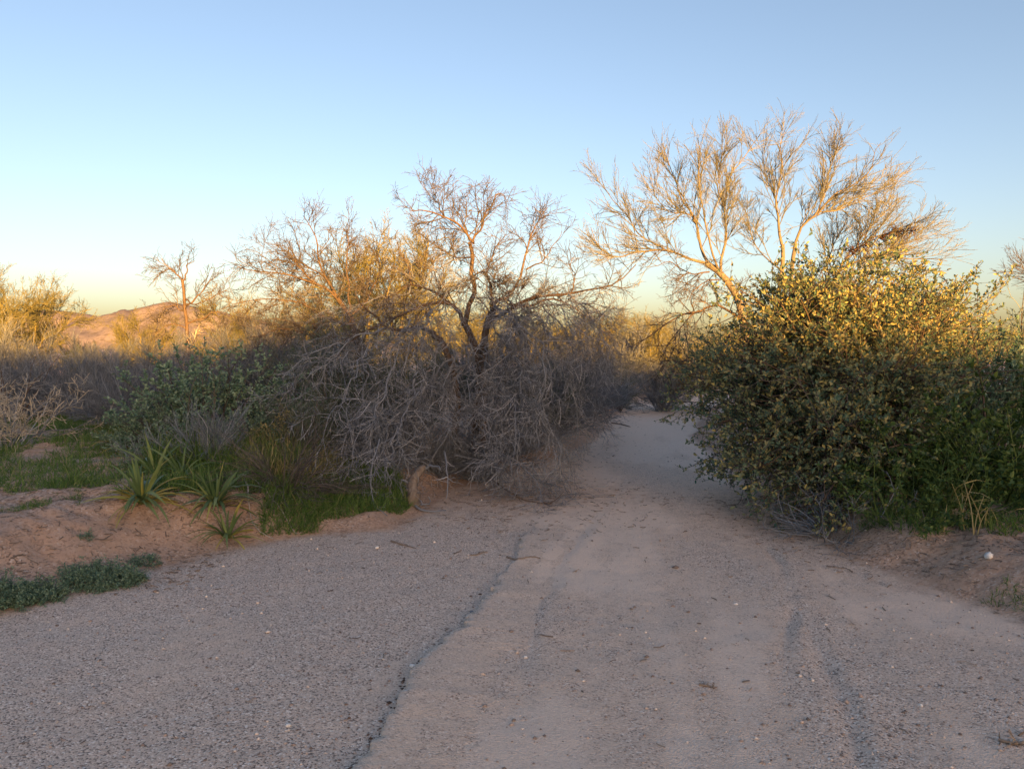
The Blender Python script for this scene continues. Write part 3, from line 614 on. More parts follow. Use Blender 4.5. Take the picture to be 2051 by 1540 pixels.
for pts, a, b in [
    ([(1418, 528), (1395, 520, -.1), (1372, 512, -.2), (1328, 497, -.4), (1300, 503, -.5), (1265, 508, -.6), (1233, 515, -.7), (1206, 494, -.8), (1188, 455, -.9)], .045, .006),
    ([(1330, 498, -.4), (1300, 482, -.3), (1278, 467, -.2), (1251, 427, -.1), (1220, 387, 0), (1196, 355, .1)], .026, .005),
    ([(1420, 530), (1404, 485, .1), (1395, 449, .2), (1372, 405, .3), (1346, 351, .4), (1330, 300, .5)], .05, .006),
    ([(1440, 545), (1425, 500, -.2), (1415, 450, -.3), (1405, 400, -.4), (1400, 345, -.4), (1402, 290, -.4)], .036, .005),
    ([(1444, 548), (1453, 467, .2), (1451, 405, .3), (1462, 360, .4), (1489, 315, .5), (1517, 275, .6)], .045, .006),
    ([(1395, 449, .2), (1378, 430, -.2), (1340, 420, -.4), (1312, 390, -.5), (1300, 350, -.5)], .025, .005),
    ([(1451, 420, .3), (1440, 370, 0), (1445, 320, -.2), (1448, 285, -.3)], .022, .005),
    ([(1566, 490, .2), (1559, 449, .2), (1557, 405, .25), (1561, 360, .3), (1568, 292, .35), (1567, 272, .4), (1572, 252, .4)], .045, .005),
    ([(1557, 410, .25), (1540, 370, .5), (1530, 320, .7), (1525, 285, .8)], .022, .005),
    ([(1562, 540, .15), (1520, 500, .5), (1500, 450, .8), (1490, 410, 1.0)], .024, .005),
    ([(1592, 490), (1600, 470, 0), (1608, 454, 0), (1637, 431, -.1), (1646, 405, -.1), (1660, 346, -.2), (1682, 292, -.3)], .042, .006),
    ([(1637, 431, -.1), (1669, 391, -.3), (1714, 364, -.5), (1745, 330, -.6), (1759, 290, -.7)], .028, .005),
    ([(1640, 425, -.1), (1680, 420, .3), (1730, 395, .6), (1780, 370, .8), (1815, 345, .9)], .024, .005),
    ([(1691, 520, -.1), (1727, 490, -.2), (1777, 467, -.3), (1821, 454, -.4), (1850, 435, -.5)], .034, .006),
    ([(1680, 540, -.1), (1727, 521, -.4), (1772, 510, -.5), (1817, 517, -.6), (1860, 520, -.7), (1900, 525, -.8)], .028, .006),
    ([(1700, 515, -.1), (1740, 460, .3), (1775, 420, .5), (1800, 395, .7)], .024, .005),
    ([(1655, 590), (1720, 545, .4), (1790, 500, .8), (1840, 480, 1.0), (1880, 465, 1.2)], .028, .005),
    ([(1655, 580), (1660, 520, .4), (1680, 470, .6), (1700, 440, .8)], .026, .005),
    ([(1608, 454), (1612, 440), (1613, 425), (1616, 412)], .012, .006),
]: limb(o, loc, P3(pts, YP), a * .58, b * .75, **tl)
low = [dict(per_m=9, t0=.1, t1=1, ang=48, L=.65, k=6, wig=.17, rmax=.011, rtip=.004, droop=.03), dict(per_m=13, t0=.1, t1=1, ang=45, L=.32, k=4, wig=.19, rmax=.005, rtip=.0027), dict(per_m=12, t0=.1, t1=1, ang=42, L=.15, k=2, rmax=.0035, rtip=.0022)]
for pts, a, b in [([(1490, 640), (1435, 611, -.6), (1399, 622, -.8), (1368, 629, -1.0), (1327, 651, -1.2), (1283, 683, -1.4), (1260, 700, -1.4)], .032, .006), ([(1399, 622, -.8), (1370, 650, -1.0), (1340, 690, -1.2), (1325, 740, -1.3)], .016, .005), ([(1420, 545), (1385, 545, -.3), (1350, 528, -.5), (1310, 530, -.6)], .018, .005), ([(1440, 560), (1405, 570, -.4), (1380, 595, -.6), (1385, 615, -.7)], .014, .005), ([(1480, 660), (1440, 690, -.8), (1390, 720, -1.1), (1330, 730, -1.4)], .022, .005)]:
    limb(o, loc, P3(pts, YP), a * .8, b, M['bark'], rng, low, M['twig_brown'], wig=.03)
# mistletoe hanging in it
rng = np.random.default_rng(64); ml = at(1768, 482, YP - .35)
mo = thing('mistletoe', 'dark reddish mistletoe clump in the right limb of the tall bare tree', 'mistletoe', ml)
Pm = curve([at(1700, 505, YP - .3), at(1740, 485, YP - .3), at(1780, 470, YP - .35), at(1830, 462, YP - .4)], 12)
g = grow(Pm, np.full(12, .012), rng, [dict(per_m=60, t0=0, t1=1, ang=70, L=.22, k=4, wig=.25, rmax=.007, rtip=.004, droop=.1, Lt=.1), dict(per_m=22, t0=0, t1=1, ang=60, L=.1, k=3, wig=.25, rmax=.006, rtip=.004)])
v, q = join([tubes(p, r, 3) for p, r in g]); part('stems', v, q, M['mistletoe'], mo, ml, kind='stuff')

# tree crown reaching in at the right edge
palo('bare_tree', 'dark bare tree partly cut off by the right edge of the picture', G(2195, 16), 66, 4.0, 7, .5, .8, tm='twig_brown', bm='bark', leafy=False)

# ------------------------------------------------------------------ the big leafy bush on the right
def leafy_bush():
    rng = np.random.default_rng(71)
    loc = np.array([3.75, 8.2, gz(3.75, 8.2)])
    o = thing('leafy_bush', 'big leafy bush leaning over the path, its top golden in the sun', 'bush', loc)
    targets = []
    #            px    py    Y    rx   rz  n
    lobes = [(1530, 660, 7.9, .75, .55, 18), (1640, 600, 8.0, .75, .45, 24), (1590, 640, 7.6, .6, .45, 12), (1700, 620, 7.6, .65, .45, 16), (1790, 610, 8.1, .7, .4, 12), (1760, 640, 8.0, .8, .55, 16), (1850, 600, 8.8, .7, .55, 14), (1920, 640, 9.0, .65, .4, 9),
             (1440, 740, 8.3, .62, .5, 12), (1400, 790, 8.8, .45, .4, 8), (1480, 860, 7.5, .6, .45, 12), (1600, 800, 7.0, .7, .6, 18), (1720, 850, 6.8, .65, .55, 16),
             (1560, 960, 7.0, .55, .35, 10), (1660, 990, 6.6, .5, .35, 9), (1820, 740, 7.6, .8, .6, 14), (1460, 920, 8.1, .4, .3, 6), (1740, 720, 7.4, .6, .5, 10), (1950, 760, 8.3, .7, .5, 9)]
    for px, py, Yb, rx, rz, n in lobes:
        c = at(px, py, Yb)
        for _ in range(int(n * 1.5)):
            u = nrm(rng.normal(0, 1, 3)); f = rng.uniform(.4, 1.0); t = c + u * np.array([rx, rx * .9, rz]) * f
            targets.append(t)
    T = np.array(targets); n = len(T)
    base = loc + np.stack([rng.normal(0, .35, n), rng.normal(0, .45, n), np.full(n, -.05)], 1)
    s = np.linspace(0, 1, 9)[None, :, None]
    mid = base + (T - base) * .5; mid[:, 2] += .25 * np.linalg.norm((T - base)[:, :2], axis=1); mid[:, :2] -= .12 * (T - base)[:, :2]
    P = (1 - s) ** 2 * base[:, None] + 2 * s * (1 - s) * mid[:, None] + s ** 2 * T[:, None]
    P = P + np.cumsum(rng.normal(0, .012, P.shape), 1) * (s > 0); P = clampz(P, .03)
    sr = np.linspace(0, 1, 9)[None]; R = (.016 * (1 - sr) + .004 * sr) * np.ones((n, 1))
    v, q = tubes(P, R, 5); part('stems', v, q, M['bark'], o, loc, True, 'stuff')
    p1, r1 = spawn(P, R, rng, 7, .42, 1, 48, .52, k=5, wig=.14, rmax=.006, rtip=.0025, up=.05, Lt=.3)
    p2, r2 = spawn(p1, r1, rng, 9, .15, 1, 44, .24, k=3, wig=.14, rmax=.0032, rtip=.0018, up=.05, Lt=.3)
    p1, p2 = clampz(p1), clampz(p2)
    v, q = join([tubes(p1, r1, 3), tubes(p2, r2, 3)]); part('twigs', v, q, M['twig_brown'], o, loc, False, 'stuff')
    B, D = on_strands(p2, r2, rng, 56, .1, 1, 48); B2, D2 = on_strands(p1, r1, rng, 26, .35, 1, 50)
    B = np.vstack([B, B2]); D = np.vstack([D, D2]); n = len(B)
    N = rng.normal(0, .7, (n, 3)) + [0, -.35, .5]; D[:, 2] += .25
    Lf = .025 + .03 * rng.random(n) ** 1.4; W = Lf * rng.uniform(.38, .55, n)
    keep = B[:, 2] > ground_h(B[:, 0], B[:, 1]) + .02
    B, D, N, Lf, W = B[keep], D[keep], N[keep], Lf[keep], W[keep]; n = len(B)
    # the leaves that show largest: outermost ones towards the camera
    d = np.linalg.norm(B - np.array([0, 0, EYE]), axis=1); ang = np.stack([np.round(B[:, 0] / B[:, 1] / .012), np.round((B[:, 2] - EYE) / B[:, 1] / .012)], 1)
    order = np.argsort(d); seen = set(); pick = []
    for i in order:
        k = tuple(ang[i])
        if k not in seen: seen.add(k); pick.append(i)
    pick = np.array(pick); pick = pick[np.argsort(-(Lf[pick] / d[pick]))][:300]
    rest = np.ones(n, bool); rest[pick] = False
    v, q = leaves(B[rest], D[rest], N[rest], Lf[rest], W[rest]); part('foliage', v, q, M['leaf_bush'], o, loc, False, 'stuff')
    lm = []
    for wv in (.4, .47, .54):
        v, q = leaves(np.zeros((1, 3)), np.array([[0, 1., 0]]), np.array([[0, 0, 1.]]), np.array([1.]), np.array([wv])); lm.append(make_mesh('leaf', v, q, mats=[M['leaf_bush']]))
    for j, i in enumerate(pick):
        y = Vector(D[i]).normalized(); x = y.cross(Vector(N[i])).normalized(); z = x.cross(y)
        lo = link('leaf', lm[j % 3], o); mt = Matrix((x, y, z)).transposed().to_4x4(); L_ = float(Lf[i])
        lo.matrix_local = Matrix.Translation(Vector(B[i] - loc)) @ mt @ Matrix.Diagonal((L_, L_, L_, 1))
    return n
nleaf = leafy_bush()

# grey dead stems at the foot of the bush
shrub('dead_brush', 'dark dead stem tangle at the foot of the big leafy bush by the red bank', 'shrub', (2.75, 6.35, gz(2.75, 6.35)), 81, dict(nst=40, L=.55, e0=0, e1=70, droop=.03, r0=.006, base=.3),
      [dict(per_m=14, t0=.1, t1=1, ang=45, L=.25, k=4, wig=.2, rmax=.004, rtip=.0018), dict(per_m=12, t0=.1, t1=1, ang=45, L=.1, k=3, wig=.2, rmax=.0025, rtip=.0014)], M['twig_grey'], M['twig_purple'])

# green herbs in front of the bush on the right bank
HB = dict(nst=28, L=.62, e0=25, e1=85, droop=.04, r0=.006, base=.25)
HL = [dict(per_m=11, t0=.15, t1=1, ang=42, L=.24, k=4, wig=.15, rmax=.003, rtip=.0015, up=.1)]
herb = shrub('herb_clump', 'bright green leafy weed on the right bank, just right of the dead stems', 'plant', (3.15, 6.0, gz(3.15, 6.0)), 82, HB, HL, M['leaf_herb'], M['leaf_herb'], dict(per_m=60, L=.032, W=.02, mat=M['leaf_herb']), group='green weeds on the right bank')
for x, y, sc, rz, lab in [(3.75, 6.3, 1.25, 1.0, 'taller green weed behind the straw coloured stalks on the right bank'), (4.4, 6.7, 1.6, 2.2, 'tall green weed in front of the right end of the leafy bush'), (5.1, 7.3, 1.9, 3.1, 'tall green weed at the right edge of the picture'), (3.5, 6.9, 1.3, 4.1, 'green weed growing up into the leafy bush in the middle'), (4.3, 7.6, 2.1, 5.2, 'tallest green weed, under the sunlit right end of the bush')]:
    copy_tree(herb, lab, (x, y, gz(x, y)), rz, sc)

# ------------------------------------------------------------------ left foreground plants
shrub('thorn_shrub', 'pale beige thorny shrub cut by the left edge of the picture', 'shrub', G(5, 8.8), 91, dict(nst=42, L=1.05, e0=10, e1=75, droop=.05, r0=.008, base=.2),
      [dict(per_m=13, t0=.2, t1=1, ang=48, L=.28, k=4, wig=.2, rmax=.005, rtip=.003), dict(per_m=20, t0=.1, t1=1, ang=55, L=.09, k=3, wig=.2, rmax=.004, rtip=.0028, Lt=.1)], M['twig_grey'], M['twig_beige'])
shrub('thorn_shrub', 'grey thorny shrub behind the beige one at the left edge, with arching twigs', 'shrub', G(10, 11.5), 92, dict(nst=24, L=1.1, e0=25, e1=80, droop=.06, r0=.009, base=.2),
      [dict(per_m=10, t0=.2, t1=1, ang=48, L=.4, k=5, wig=.2, rmax=.005, rtip=.0025), dict(per_m=12, t0=.1, t1=1, ang=50, L=.15, k=3, wig=.2, rmax=.003, rtip=.0018)], M['bark'], M['twig_grey'])
BB = dict(nst=60, L=.82, e0=15, e1=88, droop=.03, r0=.008, base=.25)
BL = [dict(per_m=18, t0=.3, t1=1, ang=38, L=.32, k=4, wig=.14, rmax=.004, rtip=.002, up=.15)]
bb = shrub('green_bush', 'rounded green leafy bush in the left middle, in front of grey brush', 'bush', G(420, 9.6), 93, BB, BL, M['twig_brown'], M['twig_dkgreen'], dict(per_m=105, L=.034, W=.018, mat=M['leaf_blue']), group='blue green leafy bushes', sc=(1.4, 1.3, 1.28))
copy_tree(bb, 'smaller blue green leafy bush right of the rounded one, beside the mesquite', G(560, 9.2), 2.0, (1.0, .9, .85))
copy_tree(bb, 'low blue green leafy bush tucked in front left of the rounded one', G(330, 8.9), 4.1, (.85, .8, .7))
copy_tree(bb, 'tall green leafy bush at the right edge, right of the golden topped bush', G(1985, 8.9), .9, (1.5, 1.4, 1.75))
copy_tree(bb, 'green leafy bush between the golden topped bush and the right edge', G(1880, 8.2), 3.0, (1.1, 1.0, 1.5))
shrub('fine_twig_shrub', 'grey green fine twigged shrub right above the strap leaved plants', 'shrub', G(415, 7.9), 94, dict(nst=44, L=.62, e0=15, e1=85, droop=.02, r0=.005, base=.15),
      [dict(per_m=16, t0=.15, t1=1, ang=28, L=.3, k=4, wig=.12, rmax=.0032, rtip=.0016, up=.1), dict(per_m=14, t0=.1, t1=1, ang=28, L=.13, k=3, wig=.12, rmax=.002, rtip=.0012, up=.1)], M['twig_grey'], M['twig_purple'], dict(per_m=9, L=.022, W=.005, mat=M['fern']))
shrub('fine_twig_shrub', 'pale grey green low shrub left of the fine twigged one, over the grass', 'shrub', G(285, 7.9), 95, dict(nst=26, L=.42, e0=15, e1=80, droop=.02, r0=.004, base=.1),
      [dict(per_m=16, t0=.15, t1=1, ang=32, L=.2, k=4, wig=.14, rmax=.0028, rtip=.0015)], M['twig_grey'], M['twig_grey'], dict(per_m=60, L=.03, W=.008, mat=M['fern']))
shrub('dead_brush', 'dark brown dead brush drooping over the left edge of the path', 'shrub', G(565, 7.25), 96, dict(nst=130, L=.8, e0=5, e1=70, droop=.13, r0=.004, base=.12, k=9, wig=.07),
      [dict(per_m=12, t0=.2, t1=1, ang=22, L=.3, k=4, droop=.06, wig=.1, rmax=.0025, rtip=.0013)], M['twig_brown'], M['twig_brown'])
shrub('herb_clump', 'yellow green herb between the fine twigged shrub and the mesquite', 'plant', G(565, 8.6), 97, dict(nst=30, L=.55, e0=25, e1=85, droop=.06, r0=.005, base=.2), HL, M['straw'], M['straw'], dict(per_m=40, L=.035, W=.014, mat=M['straw']))

# bleached dead sprigs
def sprig(label, pts, Yd, r, seed, mat='twig_white', lv=None, name='dead_branch', rtip=.003):
    rng = np.random.default_rng(seed); p = P3(pts, Yd); loc = np.array(p[-1]); o = thing(name, label, 'branch', loc)
    limb(o, loc, p, r, rtip, M[mat], rng, lv if lv is not None else [dict(per_m=12, t0=.1, t1=.8, ang=45, L=.16, k=4, wig=.2, rmax=.004, rtip=.0018), dict(per_m=14, t0=.1, t1=1, ang=45, L=.07, k=3, rmax=.0025, rtip=.0014)], M[mat], n=14, wig=.008, name='stem', clamp=True)
sprig('thin bleached branch arching from the shrub down to the path edge on the left', [(490, 960, .2), (500, 1000, -.1), (502, 1045, -.25), (515, 1072, -.35), (548, 1094, -.42)], 6.75, .008, 101)
sprig('bleached branching sprig poking out of the fine twigged shrub', [(440, 965, .3), (480, 950, .1), (515, 965, 0), (522, 990, -.1)], 7.0, .006, 102)
sprig('pale stem slanting through the dark dead brush', [(535, 985, .1), (560, 1020, -.05), (580, 1055, -.2), (595, 1078, -.3)], 6.75, .006, 103, lv=[dict(per_m=5, t0=.3, t1=1, ang=40, L=.12, k=3, rmax=.003, rtip=.0015)])
sprig('pale crooked branch reaching the ground left of the stump', [(760, 880, .4), (748, 920, .1), (742, 970, 0), (750, 1020, -.2), (775, 1050, -.35)], 7.3, .008, 104, 'twig_grey')
sprig('bleached branch end hanging beside the stump', [(890, 905, .4), (896, 940, .1), (898, 965, 0), (893, 1000, -.1)], 7.9, .012, 105, 'twig_grey', lv=[dict(per_m=8, t0=.2, t1=1, ang=50, L=.25, k=4, wig=.2, rmax=.006, rtip=.002)], rtip=.005)
sprig('dark low branch lying out over the path right of the mesquite', [(985, 960, .5), (1020, 985, .1), (1060, 1005, -.1), (1100, 1008, -.2), (1130, 985, -.2)], 7.9, .014, 106, 'bark')
sprig('grey branch fallen along the far path edge', [(1210, 818, 0), (1240, 822, -.3), (1265, 815, -.3), (1300, 803, -.2)], 20.5, .03, 107, 'twig_brown', lv=[dict(per_m=3, t0=.1, t1=1, ang=45, L=.5, k=4, wig=.2, rmax=.012, rtip=.005)])

# stump
def stump():
    rng = np.random.default_rng(110); b = np.array(G(828, 7.55)); o = thing('tree_stump', 'weathered grey broken stump at the edge of the path under the mesquite', 'stump', b)
    P = curve([b + [-.02, 0, -.06], b + [0, 0, .12], at(826, 975, 7.6), at(836, 950, 7.65), at(850, 935, 7.7)], 12, .008, rng); R = np.interp(np.linspace(0, 1, 12), [0, .2, .6, 1], [.085, .065, .055, .03])
    R = R * rng.uniform(.88, 1.12, 12); v, q = tubes(P, R, 9); v = v + rng.normal(0, .005, v.shape); part('trunk', v, q, mat_bark('weathered_stump', (.24, .21, .18), (.10, .08, .065), 30), o, b, True)
    for pts in ([(829, 1010), (818, 1025), (800, 1035)], [(831, 1015), (850, 1027, -.1), (880, 1025, -.15), (900, 1020, -.15)], [(828, 1010), (845, 1015, .1), (862, 1000, .2), (858, 990, .2)]):
        limb(o, b, P3(pts, 7.5), .016, .005, M['twig_grey'], rng, n=8, name='root', clamp=True)
    for pts in ([(845, 940, .1), (870, 930, 0), (880, 945, -.1)], [(826, 975, .05), (808, 965, 0), (795, 970, 0)]):
        limb(o, b, P3(pts, 7.6), .016, .005, M['twig_grey'], rng, n=8)
stump()

# strap-leaved plants: every leaf a part of its own
def strap_mesh(L, W, up, droop, k=8):
    d = np.array([math.cos(up), 0, math.sin(up)]); p = np.zeros(3); V = []
    for j in range(k):
        t = j / (k - 1); w = W * (.55 + 1.1 * t) if t < .35 else W * .94 * (1 - ((t - .35) / .65) ** 1.7) + .0008
        n = np.array([-d[2], 0, d[0]])
        V += [p + [0, w * .5, 0] + n * w * .22, p.copy(), p - [0, w * .5, 0] + n * w * .22]
        d = d + np.array([0, 0, -droop / (k - 1)]); d /= np.linalg.norm(d); p = p + d * L / (k - 1)
    q = []
    for j in range(k - 1):
        a = 3 * j; q += [(a, a + 1, a + 4, a + 3), (a + 1, a + 2, a + 5, a + 4)]
    return np.array(V), np.array(q)
strap_protos = []
for (up, dr, L) in ((80, .8, .32), (68, 1.3, .38), (56, 1.7, .42), (42, 1.6, .40), (24, 1.0, .36)):
    for mk in ('strap', 'strap_y'):
        v, q = strap_mesh(L, .026, math.radians(up), dr); strap_protos.append(make_mesh('leaf', v, q, mats=[M[mk]], smooth=False))
def strap_plant(label, px, Yd, n, sc, seed, yellow=.5):
    rng = random.Random(seed); b = on_ground(px, Yd) if Yd > 100 else G(px, Yd); o = thing('strap_leaf_plant', label, 'plant', (b[0], b[1], b[2] - .01), 'strap leaved plants on the left bank')
    for i in range(n):
        t = i / (n - 1); c = min(4, int(t ** .75 * 4.99)); y = rng.random() < (0.06 if c < 2 else yellow * (.6 if c < 4 else 1.5))
        lf = link('leaf', strap_protos[c * 2 + (1 if y else 0)], o)
        lf.rotation_euler = (rng.uniform(-.4, .4), rng.uniform(-.28, .28), i * 2.399 + rng.uniform(-.4, .4)); s = sc * rng.uniform(.75, 1.25); lf.scale = (s, s * rng.uniform(.8, 1.2), s)
        a = lf.rotation_euler[2]; lf.location = (.02 * math.cos(a), .02 * math.sin(a), rng.uniform(0, .02))
    return o
strap_plant('strap leaved plant with yellowing lower leaves, leftmost on the red bank', 285, 1008, 70, 1.12, 1)
strap_plant('strap leaved plant in the middle of the red bank, below the fine twigged shrub', 432, 1012, 66, 1.05, 2)
strap_plant('lowest strap leaved plant, near the foot of the red bank', 456, 1078, 46, .85, 3, .4)
strap_plant('dark green strap leaved plant half hidden behind the two front ones', 360, 7.2, 26, 1.0, 4, .25)
strap_plant('strap leaved plant behind, at the left foot of the rounded green bush', 240, 8.8, 26, 1.0, 5, .25)
strap_plant('pale strap leaved plant on the left, just behind the leftmost one', 305, 7.3, 22, 1.05, 6, .1)

# low ferny weeds along the sand
def fern_clump(label, px, py, w, h, n, seed):
    rng = np.random.default_rng(seed); b = np.array(on_ground(px, py)); o = thing('ferny_weed', label, 'plant', b, 'low ferny weeds by the sand')
    az = rng.uniform(0, 2 * math.pi, n); rr = np.sqrt(rng.uniform(0, 1, n)); base = b + np.stack([np.cos(az) * rr * w * .8, np.sin(az) * rr * w * .45, np.zeros(n)], 1); base[:, 2] = ground_h(base[:, 0], base[:, 1]) - .005
    a2 = az + rng.normal(0, .8, n); el = np.radians(rng.uniform(20, 85, n)); d = np.stack([np.cos(a2) * np.cos(el), np.sin(a2) * np.cos(el), np.sin(el)], 1); L = h * rng.uniform(.6, 1.25, n) * (1.15 - .4 * rr)
    k = 6; P = np.zeros((n, k, 3)); P[:, 0] = base
    for j in range(1, k): d = d + [0, 0, -.13]; d = nrm(d + rng.normal(0, .05, d.shape)); P[:, j] = P[:, j - 1] + d * (L / (k - 1))[:, None]
    P = clampz(P, .01); R = np.full((n, k), .0015); v, q = tubes(P, R, 3); part('stems', v, q, M['fern'], o, b, False, 'stuff')
    p1, r1 = spawn(P, R, rng, 110, .15, 1, 55, .045, k=3, wig=.1, rmax=.001, rtip=.0006)
    B, D = on_strands(p1, r1, rng, 130, .1, 1, 45); m = len(B)
    v, q = leaves(B, D, rng.normal(0, .5, (m, 3)) + [0, 0, 1], rng.uniform(.010, .022, m), rng.uniform(.004, .008, m)); part('foliage', v, q, M['fern'], o, b, False, 'stuff')
fern_clump('largest low ferny grey green weed at the left edge of the sand', 205, 1168, .31, .14, 240, 121)
fern_clump('low ferny weed left of the largest one, at the sand edge', 88, 1200, .15, .13, 110, 122)
fern_clump('low ferny weed cut by the left edge of the picture', 2, 1208, .15, .17, 110, 123)
fern_clump('small flat ferny weed right of the largest one', 288, 1128, .13, .06, 50, 124)
fern_clump('tiny ferny weed on the red bank above the largest one', 175, 1080, .05, .05, 20, 125)

# ------------------------------------------------------------------ grass, weeds, litter, gravel (nobody could count them)
def in_poly_px(pl, n, rng, h=.4):
    pl = np.array(pl, float)
    g = pl; lo, hi = g.min(0), g.max(0); out = []
    while len(out) < n:
        p = rng.uniform(lo, hi, (4000, 2)); ins = np.zeros(len(p), bool)
        for i in range(len(g)):
            a, b_ = g[i], g[(i + 1) % len(g)]
            c = (a[1] > p[:, 1]) != (b_[1] > p[:, 1])
            with np.errstate(divide='ignore', invalid='ignore'): ins ^= c & (p[:, 0] < a[0] + (p[:, 1] - a[1]) / (b_[1] - a[1]) * (b_[0] - a[0]))
        out.extend(p[ins])
    return np.array(out[:n])
def grass(name, label, area, n, h0, h1, seed, mat='grass', w=.004, patch=.5, droop=.9):
    rng = np.random.default_rng(seed); p = in_poly_px(area, n, rng)
    m = fbm(p[:, 0], p[:, 1], patch, seed % 50, 3) > -.12; p = p[m]; n = len(p)
    B = np.stack([p[:, 0], p[:, 1], ground_h(p[:, 0], p[:, 1]) - .005], 1); a = rng.uniform(0, 2 * math.pi, n); el = np.radians(rng.uniform(45, 88, n))
    D = np.stack([np.cos(a) * np.cos(el), np.sin(a) * np.cos(el), np.sin(el)], 1)
    v, q = blades(B, D, rng.uniform(h0, h1, n), w * rng.uniform(.6, 1.3, n), rng, droop)
    o = link(name, make_mesh(name, v, q, mats=[M[mat]]), kind='stuff'); o['label'] = label; o['category'] = 'grass'
grass('grass', 'green grass spread over the left flat between bank and brush', [(-9, 12.5), (-7.2, 6.9), (-4.6, 6.15), (-3.6, 6.65), (-3.4, 8.5), (-4.4, 11.5)], 42000, .05, .16, 131, w=.006)
grass('grass', 'green grass under the left branches of the mesquite at the path edge', [(-2.6, 7.3), (-2.2, 6.3), (-1.6, 6.6), (-1.15, 6.75), (-1.0, 7.4), (-1.3, 8.6), (-2.4, 8.6)], 18000, .04, .19, 132, patch=.9, w=.006)
grass('grass', 'grass and weeds on top of the right bank', [(2.85, 6.2), (3.1, 5.5), (3.6, 5.15), (4.4, 5.0), (6.5, 5.1), (6.5, 7.5), (3.6, 7.0)], 20000, .04, .18, 133, w=.006)
grass('grass', 'grass strip at the sand edge in the right corner', [(2.95, 4.7), (3.3, 4.05), (5, 3.6), (5, 4.8), (3.6, 5.0)], 9000, .02, .07, 134, patch=.6)
grass('grass', 'bright green grass at the far bend of the path', [(3.6, 24.2), (5.0, 26.2), (7, 27.4), (7, 29), (3, 27.5)], 4000, .1, .3, 135, w=.012, patch=3)
grass('grass', 'sparse green tufts on the red left bank', [(-4.3, 6.4), (-3.9, 5.7), (-3.4, 5.9), (-3.7, 6.5)], 2600, .02, .07, 136, patch=.25)
grass('grass', 'long grass among the shrubs behind the strap leaved plants', [(-4.2, 9.2), (-3.6, 7.4), (-2.2, 7.6), (-2.0, 9.0), (-2.9, 9.4)], 9000, .15, .42, 137, w=.010, patch=1)
grass('grass', 'yellowish long grass blades right of the fine twigged shrub', [(-3.1, 8.6), (-2.6, 7.4), (-2.0, 7.5), (-1.9, 8.6)], 2600, .15, .38, 138, mat='straw', w=.011, patch=1)
grass('grass', 'green grass blades around the strap leaved plants on the bank', [(-4.6, 7.6), (-4.0, 6.55), (-2.4, 6.5), (-2.3, 7.6)], 6000, .06, .26, 139, w=.008, patch=.6)
def stalks():
    rng = np.random.default_rng(140); b = np.array([3.55, 5.75, gz(3.55, 5.75)]); n = 14
    o = thing('straw_stalks', 'straw coloured grass stalks with broken leaves on the right bank', 'plant', b)
    for j in range(n):
        a = rng.uniform(0, 6.28); p0 = b + [rng.normal(0, .16), rng.normal(0, .12), -.01]; h = rng.uniform(.15, .4); d = np.array([math.cos(a), math.sin(a), 0]) * rng.uniform(.05, .16)
        P = curve([p0, p0 + [d[0] * .3, d[1] * .3, h * .5], p0 + [d[0], d[1], h]], 7); R = np.linspace(.005, .002, 7); v, q = tubes(P, R, 4); s = part('stalk', v, q, M['straw'], o, b)
        g, _ = spawn(P, R, rng, 9, .3, 1, 65, .1, k=2); m = len(g)
        if m:
            v, q = blades(g[:, 0], nrm(g[:, 1] - g[:, 0]), rng.uniform(.1, .22, m), rng.uniform(.008, .013, m), rng, .9); part('leaves', v, q, M['straw'], s, b, kind='stuff')
stalks()
def stalks2():
    rng = np.random.default_rng(141); b = np.array([4.35, 6.0, gz(4.35, 6.0)])
    o = thing('straw_stalks', 'yellowish grass stalks at the right edge, above the white stone', 'plant', b)
    for j in range(9):
        a = rng.uniform(0, 6.28); p0 = b + [rng.normal(0, .14), rng.normal(0, .1), -.01]; h = rng.uniform(.25, .5); d = np.array([math.cos(a), math.sin(a), 0]) * .15
        P = curve([p0, p0 + [d[0] * .3, d[1] * .3, h * .5], p0 + [d[0], d[1], h]], 7); R = np.linspace(.004, .002, 7); v, q = tubes(P, R, 4); s = part('stalk', v, q, M['straw'], o, b)
        g, _ = spawn(P, R, rng, 9, .3, 1, 60, .1, k=2); m = len(g)
        if m:
            v, q = blades(g[:, 0], nrm(g[:, 1] - g[:, 0]), rng.uniform(.1, .2, m), rng.uniform(.007, .012, m), rng, .9); part('leaves', v, q, M['straw'], s, b, kind='stuff')
stalks2()

